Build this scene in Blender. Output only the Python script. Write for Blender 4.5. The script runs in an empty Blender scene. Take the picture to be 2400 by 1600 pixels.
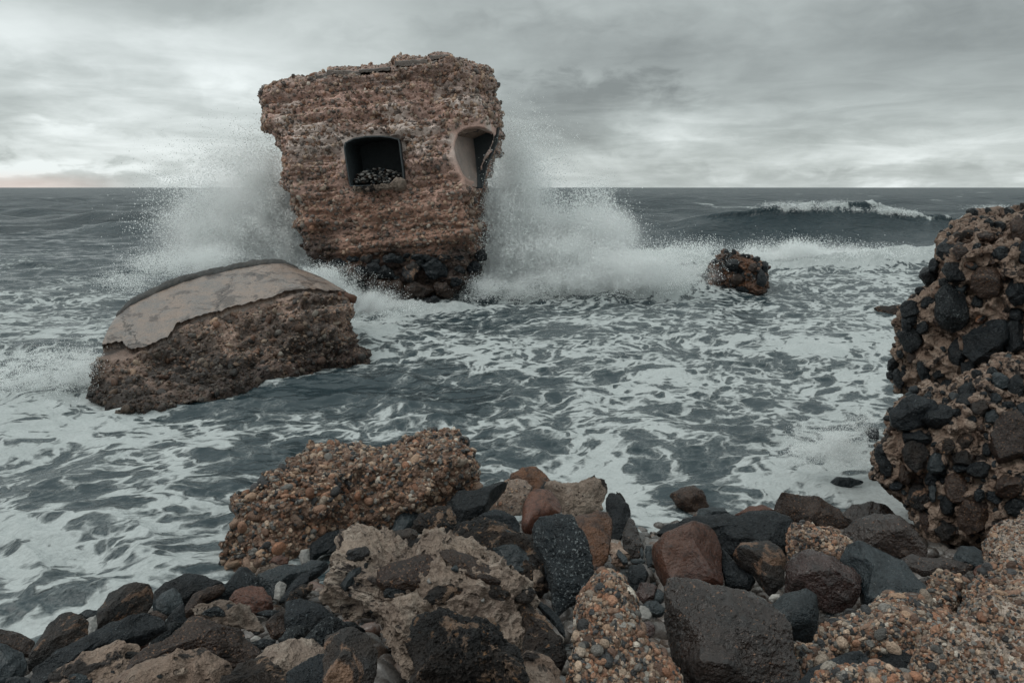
import bpy, math, random
import numpy as np
from mathutils import Vector

S = bpy.context.scene
COL = S.collection
# ------------------------------------------------------------------ camera
PITCH = math.radians(12.69)
CAMZ = 3.0
cd = bpy.data.cameras.new('camera'); cam = bpy.data.objects.new('camera', cd); COL.objects.link(cam)
cd.sensor_width = 36; cd.lens = 24; cd.clip_start = 0.05; cd.clip_end = 60000
cam.location = (0, 0, CAMZ); cam.rotation_euler = (math.pi/2 - PITCH, 0, 0)
S.camera = cam
# ------------------------------------------------------------------ node helper
class G:
    def __init__(s, tree): s.t = tree; s.n = tree.nodes; s.l = tree.links
    def new(s, typ, **kw):
        nd = s.n.new(typ)
        for k, v in kw.items(): setattr(nd, k, v)
        return nd
    def put(s, sock, v):
        if isinstance(v, bpy.types.NodeSocket): s.l.new(v, sock)
        elif v is not None:
            if isinstance(v, (tuple, list)) and len(v) == 3 and sock.type == 'RGBA': v = (*v, 1)
            sock.default_value = v
    def m(s, op, a, b=None, c=None, clamp=False):
        nd = s.new('ShaderNodeMath', operation=op); nd.use_clamp = clamp
        for i, v in enumerate((a, b, c)):
            if v is not None: s.put(nd.inputs[i], v)
        return nd.outputs[0]
    def vm(s, op, a, b=None):
        nd = s.new('ShaderNodeVectorMath', operation=op); s.put(nd.inputs[0], a)
        if b is not None: s.put(nd.inputs[3 if op == 'SCALE' else 1], b)
        return nd.outputs[1 if op in ('LENGTH', 'DOT_PRODUCT') else 0]
    def noise(s, vec, scale, detail=3, rough=.5, dist=0, color=False):
        nd = s.new('ShaderNodeTexNoise'); s.put(nd.inputs['Vector'], vec)
        nd.inputs['Scale'].default_value = scale; nd.inputs['Detail'].default_value = detail
        nd.inputs['Roughness'].default_value = rough; nd.inputs['Distortion'].default_value = dist
        return nd.outputs['Color' if color else 0]
    def voro(s, vec, scale, feature='F1', out='Distance', rnd=1):
        nd = s.new('ShaderNodeTexVoronoi', feature=feature); s.put(nd.inputs['Vector'], vec)
        nd.inputs['Scale'].default_value = scale; nd.inputs['Randomness'].default_value = rnd
        return nd.outputs[out]
    def ss(s, v, a, b, c=0., d=1.):
        nd = s.new('ShaderNodeMapRange', interpolation_type='SMOOTHSTEP')
        for i, q in enumerate((v, a, b, c, d)): s.put(nd.inputs[i], q)
        return nd.outputs[0]
    def mix(s, f, a, b, blend='MIX'):
        nd = s.new('ShaderNodeMix', data_type='RGBA', blend_type=blend)
        s.put(nd.inputs[0], f); s.put(nd.inputs[6], a); s.put(nd.inputs[7], b)
        return nd.outputs[2]
    def sep(s, v):
        nd = s.new('ShaderNodeSeparateXYZ'); s.put(nd.inputs[0], v); return nd.outputs
    def comb(s, x, y, z):
        nd = s.new('ShaderNodeCombineXYZ')
        for i, q in enumerate((x, y, z)): s.put(nd.inputs[i], q)
        return nd.outputs[0]
    def bump(s, h, dist, strength=1, nrm=None):
        nd = s.new('ShaderNodeBump'); nd.inputs['Strength'].default_value = strength
        nd.inputs['Distance'].default_value = dist; s.put(nd.inputs['Height'], h)
        if nrm is not None: s.put(nd.inputs['Normal'], nrm)
        return nd.outputs[0]
# ------------------------------------------------------------------ world: overcast sky
SUN_EL, SUN_AZ = math.radians(50), math.radians(-105)      # azimuth from +Y towards +X
W = bpy.data.worlds.new('World'); S.world = W; W.use_nodes = True
g = G(W.node_tree); g.n.clear()
wo = g.new('ShaderNodeOutputWorld'); bg = g.new('ShaderNodeBackground')
g.l.new(bg.outputs[0], wo.inputs[0])
sky = g.new('ShaderNodeTexSky', sky_type='NISHITA'); sky.sun_disc = False
sky.sun_elevation = SUN_EL; sky.sun_rotation = SUN_AZ
tc = g.new('ShaderNodeTexCoord').outputs['Generated']
dx, dy, dz = g.sep(tc)
el = g.m('MULTIPLY', g.m('ARCSINE', dz), 57.2958)
az = g.m('MULTIPLY', g.m('ARCTAN2', dx, dy), 57.2958)
zc = g.m('ADD', g.m('MAXIMUM', dz, 0.0), 0.22)
cv = g.comb(g.m('DIVIDE', dx, zc), g.m('DIVIDE', dy, zc), 0.0)
cw = g.vm('SUBTRACT', g.noise(cv, 1.1, 4, .55, 0, True), (.5, .5, .5))
wv = g.vm('ADD', cv, g.vm('SCALE', cw, .9))
n1 = g.noise(wv, 1.5, 9, .58)
ae = g.comb(g.m('MULTIPLY', az, .075), g.m('MULTIPLY', el, .16), 3.1)
n2 = g.noise(g.vm('ADD', ae, g.vm('SCALE', cw, .5)), 1.0, 8, .56, .3)
n3 = g.noise(g.comb(g.m('MULTIPLY', az, .13), g.m('MULTIPLY', el, .75), 7.7), 1.0, 7, .58, .5)
n4 = g.noise(g.comb(g.m('MULTIPLY', az, .30), g.m('MULTIPLY', el, .62), 1.7), 1.0, 7, .55, .6)
wa = g.m('ADD', az, g.m('MULTIPLY', g.m('SUBTRACT', n2, .5), 20.))
we = g.m('ADD', el, g.m('ADD', g.m('MULTIPLY', g.m('SUBTRACT', n1, .5), 6.), g.m('MULTIPLY', g.m('SUBTRACT', n4, .5), 4.5)))
def blob(a0, e0, ra, re, hard=1.6):
    d = g.m('ADD', g.m('POWER', g.m('ABSOLUTE', g.m('DIVIDE', g.m('SUBTRACT', wa, a0), ra)), 2.),
            g.m('POWER', g.m('ABSOLUTE', g.m('DIVIDE', g.m('SUBTRACT', we, e0), re)), 2.))
    return g.ss(d, hard, 0.)
v = g.m('ADD', g.m('MULTIPLY', g.m('SUBTRACT', n1, .5), .42), g.m('MULTIPLY', g.m('SUBTRACT', n2, .5), .72))
v = g.m('ADD', v, g.m('MULTIPLY', g.m('SUBTRACT', n3, .5), g.ss(el, 12., 3., .10, .85)))
v = g.m('ADD', v, g.m('MULTIPLY', g.m('SUBTRACT', n4, .5), .26))
v = g.m('ADD', v, g.ss(el, 3., 9., .50, .435))
for a0, e0, ra, re, w in ((6, 5.6, 8, 2.6, -.40), (1, 10, 12, 3, -.10), (17, 12, 22, 6, -.11), (35, 11, 13, 6, -.20), (-31, 6, 16, 6, .25),
        (-16, 10.5, 9, 4.5, .22), (-6, 17, 12, 2.5, -.14), (12, 4.6, 5, 1.6, .15), (22, 2.2, 14, 1.4, .10), (-36, 10, 9, 2.5, .10),
        (-25, 15.5, 12, 2., -.14), (33, 2.2, 14, 1.6, .12), (-33, 2.6, 9, 1.3, .26), (-20, 1.2, 9, .6, .2)):
    v = g.m('ADD', v, g.m('MULTIPLY', blob(a0, e0, ra, re), w))
v = g.m('ADD', v, g.ss(el, 2.6, .2, 0., .08))
cr = g.new('ShaderNodeValToRGB'); g.put(cr.inputs[0], v)
e = cr.color_ramp.elements
e[0].position = 0.0; e[0].color = (.175, .193, .19, 1)
e[1].position = .98; e[1].color = (.63, .675, .67, 1)
x = e.new(.42); x.color = (.318, .350, .343, 1)
x = e.new(.66); x.color = (.43, .468, .46, 1)
cloud = cr.outputs[0]
warm = g.m('MULTIPLY', g.ss(el, 1.3, 0.2), g.ss(az, -27., -35.))
cloud = g.mix(g.m('MULTIPLY', warm, .55), cloud, (.62, .50, .45))
zen = g.ss(el, 16., 60., 1., 2.2)
cloud = g.vm('SCALE', cloud, g.m('MULTIPLY', zen, 10.))
skyc = g.mix(.96, sky.outputs[0], cloud)
g.put(bg.inputs[0], skyc); bg.inputs[1].default_value = .1
sl = bpy.data.lights.new('sun', 'SUN'); sun = bpy.data.objects.new('sun', sl); COL.objects.link(sun)
sl.energy = .7; sl.angle = math.radians(35); sl.color = (1, .97, .92)
sun.rotation_euler = (math.pi/2 - SUN_EL, 0, math.pi - SUN_AZ)
S.view_settings.view_transform = 'Standard'; S.view_settings.look = 'None'
S.view_settings.exposure = 0.47; S.view_settings.gamma = 1
S.cycles.use_denoising = True
try: S.cycles.denoiser = 'OPENIMAGEDENOISE'
except Exception: pass
S.cycles.max_bounces = 7; S.cycles.diffuse_bounces = 4; S.cycles.glossy_bounces = 2
S.cycles.transmission_bounces = 4; S.cycles.transparent_max_bounces = 8; S.cycles.volume_bounces = 5
S.cycles.volume_max_steps = 96; S.cycles.volume_step_rate = 2.0
# ------------------------------------------------------------------ picture -> world
CP, SP = math.cos(PITCH), math.sin(PITCH)
FOC = 1600.
def ray(px, py):
    a = (np.asarray(px, float) - 1200)/FOC; b = (800 - np.asarray(py, float))/FOC
    return np.stack([a, CP + SP*b, -SP + CP*b], -1)
CAM = np.array([0, 0, CAMZ])
def at(px, py, t): return CAM + ray(px, py)*np.asarray(t, float)[..., None]
def on_z(px, py, z=0.):
    r = ray(px, py); return CAM + r*((z - CAMZ)/r[..., 2])[..., None]
CROP = dict(A=(0, 1200, 2.94), B=(800, 1050, 2.851), C=(450, 980, 2.94), D=(1480, 1080, 2.5565),
            E=(1900, 480, 2.178), G=(1400, 400, 2.352), H=(560, 80, 2.45), I=(150, 560, 2.6133))
def crop(k, pts):
    x0, y0, s = CROP[k]; p = np.asarray(pts, float)
    return np.stack([x0 + p[..., 0]/s, y0 + p[..., 1]/s], -1)
# ------------------------------------------------------------------ numpy noise
_r = np.random.RandomState(5)
PERM = _r.permutation(4096).astype(np.int64); PERM = np.concatenate([PERM, PERM])
_gv = _r.normal(size=(4096, 3)); _gv /= np.linalg.norm(_gv, axis=1)[:, None]; _gv = _gv.astype(np.float32)
def perlin(p, seed=0):
    p = np.asarray(p, np.float32) + np.float32(seed*17.31)
    i = np.floor(p).astype(np.int64); f = p - i
    u = f*f*f*(f*(f*6 - 15) + 10); i &= 4095
    out = 0
    for a in (0, 1):
        pa = PERM[(i[:, 0] + a) & 4095]; wa_ = u[:, 0] if a else 1 - u[:, 0]
        for b in (0, 1):
            pb = PERM[pa + ((i[:, 1] + b) & 4095)]; wb = wa_*(u[:, 1] if b else 1 - u[:, 1])
            for c in (0, 1):
                pc = PERM[pb + ((i[:, 2] + c) & 4095)]
                gr = _gv[pc]
                d = gr[:, 0]*(f[:, 0] - a) + gr[:, 1]*(f[:, 1] - b) + gr[:, 2]*(f[:, 2] - c)
                out = out + d*wb*(u[:, 2] if c else 1 - u[:, 2])
    return out*1.5
def fbm(p, o=4, seed=0, gain=.5, ridged=False):
    s = 0; a = 1.; q = np.asarray(p, np.float32)
    for k in range(o):
        n = perlin(q, seed + k*3.7)
        if ridged: n = .5 - np.abs(n)*1.4
        s = s + a*n; a *= gain; q = q*2.03
    return s
def sstep(x, a, b):
    t = np.clip((x - a)/(b - a), 0, 1); return t*t*(3 - 2*t)
# ------------------------------------------------------------------ objects
def make_mesh(name, V, F, mat, col=None, attrs=None, smooth=True):
    V = np.asarray(V, np.float32); F = np.asarray(F, np.int32)
    me = bpy.data.meshes.new(name); k = F.shape[1]
    me.vertices.add(len(V)); me.vertices.foreach_set('co', V.ravel())
    me.loops.add(F.size); me.loops.foreach_set('vertex_index', F.ravel())
    me.polygons.add(len(F)); me.polygons.foreach_set('loop_start', np.arange(0, F.size, k, dtype=np.int32))
    if smooth: me.polygons.foreach_set('use_smooth', np.ones(len(F), bool))
    else: me.polygons.foreach_set('use_smooth', np.zeros(len(F), bool))
    if col is not None:
        a = me.attributes.new('Col', 'FLOAT_COLOR', 'POINT')
        a.data.foreach_set('color', np.concatenate([col, np.ones((len(V), 1))], 1).astype(np.float32).ravel())
    for k_, v_ in (attrs or {}).items():
        a = me.attributes.new(k_, 'FLOAT', 'POINT'); a.data.foreach_set('value', np.asarray(v_, np.float32))
    me.update(calc_edges=True); me.validate()
    if mat: me.materials.append(mat)
    return me
def link(name, me, parent=None, loc=None):
    o = bpy.data.objects.new(name, me); COL.objects.link(o)
    if loc is not None: o.location = [float(q) for q in loc]
    if parent is not None: o.parent = parent
    return o
def tag(o, label=None, cat=None, group=None, kind=None):
    if label: o['label'] = label
    if cat: o['category'] = cat
    if group: o['group'] = group
    if kind: o['kind'] = kind
    return o
def solid(name, V, F, mat, parent=None, **kw):
    """mesh object whose origin is its own middle"""
    c = (V.min(0) + V.max(0))/2
    o = link(name, make_mesh(name, V - c, F, mat, **kw), None, c)
    if parent is not None:
        o.parent = parent; pl = np.array(parent.location); o.location = [float(q) for q in (c - pl)]
    return o
_ico = {}
def ico(level):
    if level not in _ico:
        t = (1 + 5**.5)/2
        V = np.array([(-1, t, 0), (1, t, 0), (-1, -t, 0), (1, -t, 0), (0, -1, t), (0, 1, t), (0, -1, -t), (0, 1, -t),
                      (t, 0, -1), (t, 0, 1), (-t, 0, -1), (-t, 0, 1)], float)
        F = np.array([(0, 11, 5), (0, 5, 1), (0, 1, 7), (0, 7, 10), (0, 10, 11), (1, 5, 9), (5, 11, 4), (11, 10, 2), (10, 7, 6),
                      (7, 1, 8), (3, 9, 4), (3, 4, 2), (3, 2, 6), (3, 6, 8), (3, 8, 9), (4, 9, 5), (2, 4, 11), (6, 2, 10), (8, 6, 7), (9, 8, 1)])
        for _ in range(level):
            E = np.concatenate([F[:, [0, 1]], F[:, [1, 2]], F[:, [2, 0]]]); E = np.sort(E, 1)
            key = E[:, 0]*1000003 + E[:, 1]; uq, idx, inv = np.unique(key, return_index=True, return_inverse=True)
            mid = (V[E[idx, 0]] + V[E[idx, 1]])/2; inv = inv.ravel() + len(V); n = len(F)
            a, b, c = inv[:n], inv[n:2*n], inv[2*n:]; V = np.concatenate([V, mid])
            F = np.concatenate([np.stack([F[:, 0], a, c], 1), np.stack([F[:, 1], b, a], 1), np.stack([F[:, 2], c, b], 1), np.stack([a, b, c], 1)])
        V /= np.linalg.norm(V, axis=1)[:, None]
        _ico[level] = (V, F)
    return _ico[level]
def normals(V, F):
    if F.shape[1] == 4: F = np.concatenate([F[:, [0, 1, 2]], F[:, [0, 2, 3]]])
    n = np.cross(V[F[:, 1]] - V[F[:, 0]], V[F[:, 2]] - V[F[:, 0]])
    N = np.stack([np.bincount(F.ravel(), np.repeat(n[:, k], 3), len(V)) for k in range(3)], 1)
    return N/(np.linalg.norm(N, axis=1)[:, None] + 1e-12)
# ------------------------------------------------------------------ shore profile
SHX = [-9, -6, -3.5, -2.56, -1.3, -.45, 1.1, 2.1, 3.6, 6, 9]; SHY = [2.2, 3.0, 4.1, 4.8, 5.4, 6.1, 5.9, 6.1, 5.8, 6.2, 6.6]
def zshore(x, y):
    d = np.interp(x, SHX, SHY) - y
    return np.where(d > 0, np.minimum(.31*d, 1.55), np.maximum(.22*d, -2.5))
def hit_shore(px, py, up=0.):
    """where the line of sight through a picture point meets the shore slope (or the sea beyond it)"""
    r = ray(px, py); lo, hi = .5, 60.
    for t in np.linspace(.5, 30, 1200):
        p = CAM + r*t
        if p[2] <= max(float(zshore(p[0], p[1])), 0.) + up: return t
    return 30.
# ------------------------------------------------------------------ rocks
def radial(poly, n=360, sm=2):
    """star radius of an outline about its centroid"""
    x, y = poly[:, 0], poly[:, 1]; x2, y2 = np.roll(x, -1), np.roll(y, -1)
    cr_ = x*y2 - x2*y; A = cr_.sum()/2
    c = np.array([((x + x2)*cr_).sum(), ((y + y2)*cr_).sum()])/(6*A)
    q = poly - c; th = (np.arange(n) + .5)/n*2*np.pi; d = np.stack([np.cos(th), np.sin(th)], 1); R = np.zeros(n)
    for i in range(len(q)):
        a, b = q[i], q[(i + 1) % len(q)]; e_ = b - a
        den = d[:, 0]*e_[1] - d[:, 1]*e_[0]; den = np.where(np.abs(den) < 1e-12, 1e-12, den)
        t = (a[0]*e_[1] - a[1]*e_[0])/den; u = (a[0]*d[:, 1] - a[1]*d[:, 0])/den
        ok = (t > 0) & (u >= -1e-6) & (u <= 1 + 1e-6); R = np.where(ok, np.maximum(R, t), R)
    R = np.where(R <= 0, np.median(R), R)
    for _ in range(sm): R = (np.roll(R, 1) + R*2 + np.roll(R, -1))/4
    return c, R
def rock_geo(poly, t, seed, tilt=25, erode=0, thick=.75, e_=2.4, level=5, facets=8, rough=1., fk=.9, smooth_outline=6, fine=1.):
    """a boulder: the outline is cast onto its own tilted plane at its own distance, then given real depth"""
    rs = np.random.RandomState(seed)
    pc = poly.mean(0); r = ray(*pc); view = r/np.linalg.norm(r); P0 = CAM + r*t
    n = -view; up = np.array([0, 0, 1.]); ax = np.cross(n, up); ax /= np.linalg.norm(ax)
    a = math.radians(tilt); n = n*math.cos(a) + np.cross(ax, n)*math.sin(a)
    R_ = ax if ax[0] > 0 else -ax; U_ = np.cross(n, R_)
    rr = ray(poly[:, 0], poly[:, 1]); tt = ((P0 - CAM) @ n)/(rr @ n); q = CAM + rr*tt[:, None] - P0
    q2 = np.stack([q @ R_, q @ U_], 1)
    qd = resample(q2, 200); qm = qd.mean(0); ev, E = np.linalg.eigh(np.cov((qd - qm).T)); E[:, 1] *= np.sign(np.linalg.det(E)); sc2 = np.sqrt(ev*2)
    c, R = radial(((q2 - qm) @ E)/sc2, sm=smooth_outline)
    V, F = ico(level); s = V.copy()
    size = float(np.sqrt((R**2).mean()*sc2[0]*sc2[1]))
    th = np.arctan2(s[:, 1], s[:, 0]) % (2*np.pi)
    cz = np.clip(s[:, 2], -1, 1); rho = np.sqrt(np.clip(1 - cz**2, 0, 1))
    z = np.sign(cz)*np.abs(cz)**(2/e_); rho = rho**(2/e_)
    u = np.stack([rho*np.cos(th), rho*np.sin(th), z], 1)
    for k in range(facets):
        nn = rs.normal(size=3); nn[2] = abs(nn[2]) + rs.choice([.15, .5, .9]); nn[2] *= rs.choice([1, 1, 1, -1]); nn /= np.linalg.norm(nn)
        off = max(rs.uniform(.60, .86), .965*math.sqrt(1 - nn[2]**2))
        ex = u @ nn - off; u = u - np.clip(ex, 0, None)[:, None]*nn*fk
    Rt = np.interp(th*360/(2*np.pi), np.arange(-1, 361) + .5, np.concatenate([[R[-1]], R, [R[0]]]))
    rin = min(float(np.percentile(R, 30))*sc2[0]*1.12, size)
    xy = (np.stack([u[:, 0]*Rt, u[:, 1]*Rt], 1) + c)*sc2 @ E.T + qm; L = np.stack([xy[:, 0], xy[:, 1], u[:, 2]*rin*thick*1.1], 1)
    size = min(size, 1.7*rin); base = L/max(size, 1e-6) + rs.uniform(-50, 50, 3)
    Nn = s/np.array([sc2[0], sc2[1], rin*thick]); nxy = Nn[:, :2] @ E.T; N = np.stack([nxy[:, 0], nxy[:, 1], Nn[:, 2]], 1); N /= np.linalg.norm(N, axis=1)[:, None]
    d = perlin(base*1.3, seed)*.10 + perlin(base*3.1, seed + 1)*.045
    d += (fbm(base*6, 3, seed + 2, ridged=True) - .3)*.022*rough
    d += fbm(base*18, 2, seed + 5)*.014*rough*fine
    L = L + N*(d*size*min(1, .35 + .65*rough))[:, None]
    if erode:
        q_ = L + rs.uniform(-9, 9, 3); q_ = q_ + .07*np.stack([perlin(q_*2, 1), perlin(q_*2, 2), perlin(q_*2, 3)], 1)
        st = np.round(perlin(q_*2.1, seed + 6)*5)/5
        L = L + N*(((fbm(q_*2.6, 2, seed + 7) )*.12 + st*.10 + (fbm(q_*7, 3, seed + 8, ridged=True) - .5)*.045 + fbm(q_*22, 2, seed + 9)*.012)*erode)[:, None]
    Wp = P0 + L[:, :1]*R_ + L[:, 1:2]*U_ + L[:, 2:]*n
    return Wp, F
def resample(poly, n):
    q = np.concatenate([poly, poly[:1]]); s = np.concatenate([[0], np.cumsum(np.linalg.norm(np.diff(q, axis=0), axis=1))])
    u = np.linspace(0, s[-1], n, endpoint=False); return np.stack([np.interp(u, s, q[:, k]) for k in range(q.shape[1])], 1)
def ellipse(cx, cy, rx, ry, rot=0, n=14, seed=None):
    a = np.arange(n)/n*2*np.pi; r = 1 + (np.random.RandomState(seed).uniform(-.14, .14, n) if seed is not None else 0)
    x, y = rx*np.cos(a)*r, ry*np.sin(a)*r; c, s = math.cos(math.radians(rot)), math.sin(math.radians(rot))
    return np.stack([cx + x*c - y*s, cy + x*s + y*c], 1)
# --- pebbles stuck in concrete: small stones spread over a surface, returned as geometry + colour
PAL = np.array([(.25, .115, .065), (.28, .15, .095), (.21, .12, .08), (.37, .24, .16), (.42, .31, .23), (.30, .24, .19), (.19, .12, .085),
                (.022, .03, .036), (.035, .04, .045), (.012, .018, .023), (.11, .11, .105), (.20, .19, .175), (.47, .42, .36), (.10, .055, .038)])
PALW = np.array([.08, .08, .08, .09, .08, .10, .10, .08, .06, .05, .06, .06, .02, .06])
def pebbles(V, F, n, smin, smax, rs, pal=PAL, pw=PALW, lev=1, embed=.35, mask=None, flat=.6, power=2.2, darken=None, mute=.25, mc=(.27, .20, .16)):
    if F.shape[1] == 4: F = np.concatenate([F[:, [0, 1, 2]], F[:, [0, 2, 3]]])
    a, b, c = V[F[:, 0]], V[F[:, 1]], V[F[:, 2]]; nn = np.cross(b - a, c - a); ar = np.linalg.norm(nn, axis=1)
    w = ar.copy()
    if mask is not None: w = w*mask((a + b + c)/3, nn/(ar[:, None] + 1e-12))
    if w.sum() <= 0 or n <= 0: return None
    f = rs.choice(len(F), n, p=w/w.sum()); u = rs.rand(n, 2); fl = u.sum(1) > 1; u[fl] = 1 - u[fl]
    P = a[f] + (b[f] - a[f])*u[:, :1] + (c[f] - a[f])*u[:, 1:]; N = nn[f]/(ar[f][:, None] + 1e-12)
    sz = smin + (smax - smin)*rs.rand(n)**power
    T = np.cross(N, rs.normal(size=(n, 3))); T /= np.linalg.norm(T, axis=1)[:, None] + 1e-12; B = np.cross(N, T)
    # tip the stones a little
    N2 = N + T*rs.normal(0, .35, (n, 1)) + B*rs.normal(0, .35, (n, 1)); N2 /= np.linalg.norm(N2, axis=1)[:, None]
    T = np.cross(B, N2); T /= np.linalg.norm(T, axis=1)[:, None]; B = np.cross(N2, T)
    sv, sf = ico(lev); m = len(sv)
    el_ = np.stack([rs.uniform(.8, 1.35, n), rs.uniform(.6, 1., n), rs.uniform(flat*.7, flat*1.25, n)], 1)*sz[:, None]*.5
    jit = 1 + rs.uniform(-.20, .20, (n, m))*(1 if lev < 2 else .3)
    L = sv[None]*jit[..., None]; L = np.sign(L)*np.abs(L)**.85*el_[:, None]
    off = (el_[:, 2]*(1 - 2*embed*rs.uniform(.6, 1.2, n)))[:, None]
    C = P + N*off
    X = C[:, None] + L[..., :1]*T[:, None] + L[..., 1:2]*B[:, None] + L[..., 2:]*N2[:, None]
    FF = sf[None] + (np.arange(n)*m)[:, None, None]
    ci = rs.choice(len(pal), n, p=pw/pw.sum()); cl = (pal[ci]*(1 - mute) + np.array(mc)*mute)*rs.uniform(.6, 1.3, (n, 1))
    if darken is not None: cl = cl*darken(P)[:, None]
    return X.reshape(-1, 3), FF.reshape(-1, 3), np.repeat(cl, m, 0)
def merge(parts):
    Vs, Fs, Cs, o = [], [], [], 0
    for p in parts:
        if p is None: continue
        V, F, C = p
        if F.shape[1] == 4: F = np.concatenate([F[:, [0, 1, 2]], F[:, [0, 2, 3]]])
        Vs.append(V); Fs.append(F + o); Cs.append(C); o += len(V)
    return np.concatenate(Vs), np.concatenate(Fs), np.concatenate(Cs)
def matrix_col(V, base=(.30, .225, .175), var=.35, seed=0, sc=2.5):
    n = fbm(V*sc, 3, seed); n2 = perlin(V*sc*9, seed + 9)
    c = np.array(base)[None]*(1 + var*n + .25*n2)[:, None]
    return np.clip(c, .01, .8)
def voxel(V, F, size, cutters=(), smooth=0):
    """union / cut of closed meshes, evened into a fine skin by the remesh modifier"""
    tmp = []
    def add(V, F, nm):
        me = bpy.data.meshes.new(nm); me.from_pydata([tuple(map(float, v_)) for v_ in V], [], [tuple(map(int, f_)) for f_ in F]); me.update()
        o = bpy.data.objects.new(nm, me); COL.objects.link(o); tmp.append(o); return o
    o = add(V, F, 'tmp')
    for (cV, cF) in cutters:
        c = add(cV, cF, 'cut'); m = o.modifiers.new('b', 'BOOLEAN'); m.operation = 'DIFFERENCE'; m.object = c; m.solver = 'EXACT'
    m = o.modifiers.new('r', 'REMESH'); m.mode = 'VOXEL'; m.voxel_size = size
    if smooth: m = o.modifiers.new('s', 'SMOOTH'); m.iterations = smooth; m.factor = .5
    dg = bpy.context.evaluated_depsgraph_get(); me = bpy.data.meshes.new_from_object(o.evaluated_get(dg))
    nv, nf = len(me.vertices), len(me.polygons)
    Vo = np.empty(nv*3, np.float32); me.vertices.foreach_get('co', Vo)
    Fo = np.empty(len(me.loops), np.int32); me.loops.foreach_get('vertex_index', Fo)
    for t_ in tmp:
        d_ = t_.data; bpy.data.objects.remove(t_); bpy.data.meshes.remove(d_)
    bpy.data.meshes.remove(me)
    return Vo.reshape(-1, 3).astype(float), Fo.reshape(nf, -1).astype(int)
def tube_faces(nl, npt):
    """faces of nl closed loops of npt points, with end caps as polygons"""
    F = []
    for k in range(nl - 1):
        for i in range(npt):
            j = (i + 1) % npt; F.append((k*npt + i, k*npt + j, (k + 1)*npt + j, (k + 1)*npt + i))
    F.append(tuple(range(npt))[::-1]); F.append(tuple(range((nl - 1)*npt, nl*npt)))
    return F
# ------------------------------------------------------------------ materials
def newmat(name):
    m = bpy.data.materials.new(name); m.use_nodes = True; q = G(m.node_tree)
    b = q.n['Principled BSDF']; return m, q, b
def rock_mat(name, c1, c2, c3, rough=.55, spk=None, spk_amt=.0, spk_scale=70, patch=None, patch_amt=0, patch_scale=2.2, bump=.012, spec=.5, pits=0, coat=0, crack=0):
    m, q, b = newmat(name)
    tco = q.new('ShaderNodeTexCoord').outputs['Object']; rnd = q.new('ShaderNodeObjectInfo').outputs['Random']
    p = q.vm('ADD', tco, q.vm('SCALE', (1.0, 2.3, 3.1), q.m('MULTIPLY', rnd, 23.)))
    nA = q.noise(p, 2.6, 5, .6); nB = q.noise(p, 13, 5, .65); nC = q.noise(p, 62, 4, .6)
    c = q.mix(q.ss(nA, .35, .65), c1, c2)
    c = q.mix(q.m('MULTIPLY', q.ss(nB, .48, .68), .75), c, c3)
    if patch: 
        pn = q.noise(p, patch_scale, 6, .68, .6)
        c = q.mix(q.ss(pn, .62 - patch_amt*.3, .68 - patch_amt*.3), c, patch)
    if spk:
        sn = q.noise(p, spk_scale, 2, .6); sm_ = q.noise(p, 4, 3, .5)
        c = q.mix(q.m('MULTIPLY', q.ss(sn, .70 - spk_amt*.25, .76 - spk_amt*.25), q.ss(sm_, .3, .6)), c, spk)
    c = q.mix(q.m('MULTIPLY', q.ss(nC, .35, .75), .5), q.vm('SCALE', c, .72), q.vm('SCALE', c, 1.35))
    c = q.vm('SCALE', c, q.m('ADD', .75, q.m('MULTIPLY', rnd, .5)))
    hgt = q.m('ADD', q.m('MULTIPLY', nB, 1.), q.m('MULTIPLY', nC, .32))
    hgt = q.m('ADD', hgt, q.m('MULTIPLY', q.noise(p, 190, 2, .6), .10))
    if crack:
        ck = q.voro(q.vm('ADD', p, q.vm('SCALE', q.noise(p, 3, 5, .7, 0, True), .5)), .55, 'DISTANCE_TO_EDGE'); cm = q.ss(ck, .006, .001)
        c = q.mix(q.m('MULTIPLY', cm, crack), c, (.02, .018, .017)); hgt = q.m('SUBTRACT', hgt, q.m('MULTIPLY', cm, 2.))
    if pits:
        vp = q.voro(q.vm('ADD', p, q.vm('SCALE', q.noise(p, 9, 2, .5, 0, True), .1)), 26)
        pm = q.m('MULTIPLY', q.ss(vp, .30, .16), q.ss(q.noise(p, 7, 2), .46, .6))
        hgt = q.m('SUBTRACT', hgt, q.m('MULTIPLY', pm, pits)); c = q.mix(q.m('MULTIPLY', pm, .8), c, (.05, .04, .035))
    q.put(b.inputs['Base Color'], c)
    q.put(b.inputs['Roughness'], q.ss(nB, .3, .7, rough - .16, rough + .16)); b.inputs['Specular IOR Level'].default_value = spec
    if coat:
        b.inputs['Coat Weight'].default_value = coat; b.inputs['Coat Roughness'].default_value = .07; b.inputs['Coat IOR'].default_value = 1.4
        q.put(b.inputs['Coat Normal'], q.bump(q.m('ADD', nB, q.m('MULTIPLY', nC, .2)), bump*.42))
    q.put(b.inputs['Normal'], q.bump(hgt, bump*2.3)); return m
M = {}
M['black'] = rock_mat('dark_basalt', (0.0052, 0.0081, 0.0110), (0.0110, 0.0155, 0.0196), (0.0029, 0.0046, 0.0063), .36, bump=.018, spk=(.10, .12, .13), spk_amt=.16, spec=0.3, coat=0.08)
M['blue'] = rock_mat('blue_grey_stone', (0.0140, 0.0216, 0.0265), (0.0248, 0.0341, 0.0394), (0.0065, 0.0103, 0.0130), .36, bump=.013, spk=(.16, .17, .17), spk_amt=.1, spec=0.35, coat=0.2)
M['speck'] = rock_mat('speckled_gneiss', (0.0075, 0.0120, 0.0158), (0.0165, 0.0225, 0.0270), (0.0045, 0.0067, 0.0090), .36, spk=(.17, .19, .195), spk_amt=.46, spk_scale=70, bump=.032, spec=0.3, coat=0.12)
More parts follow.
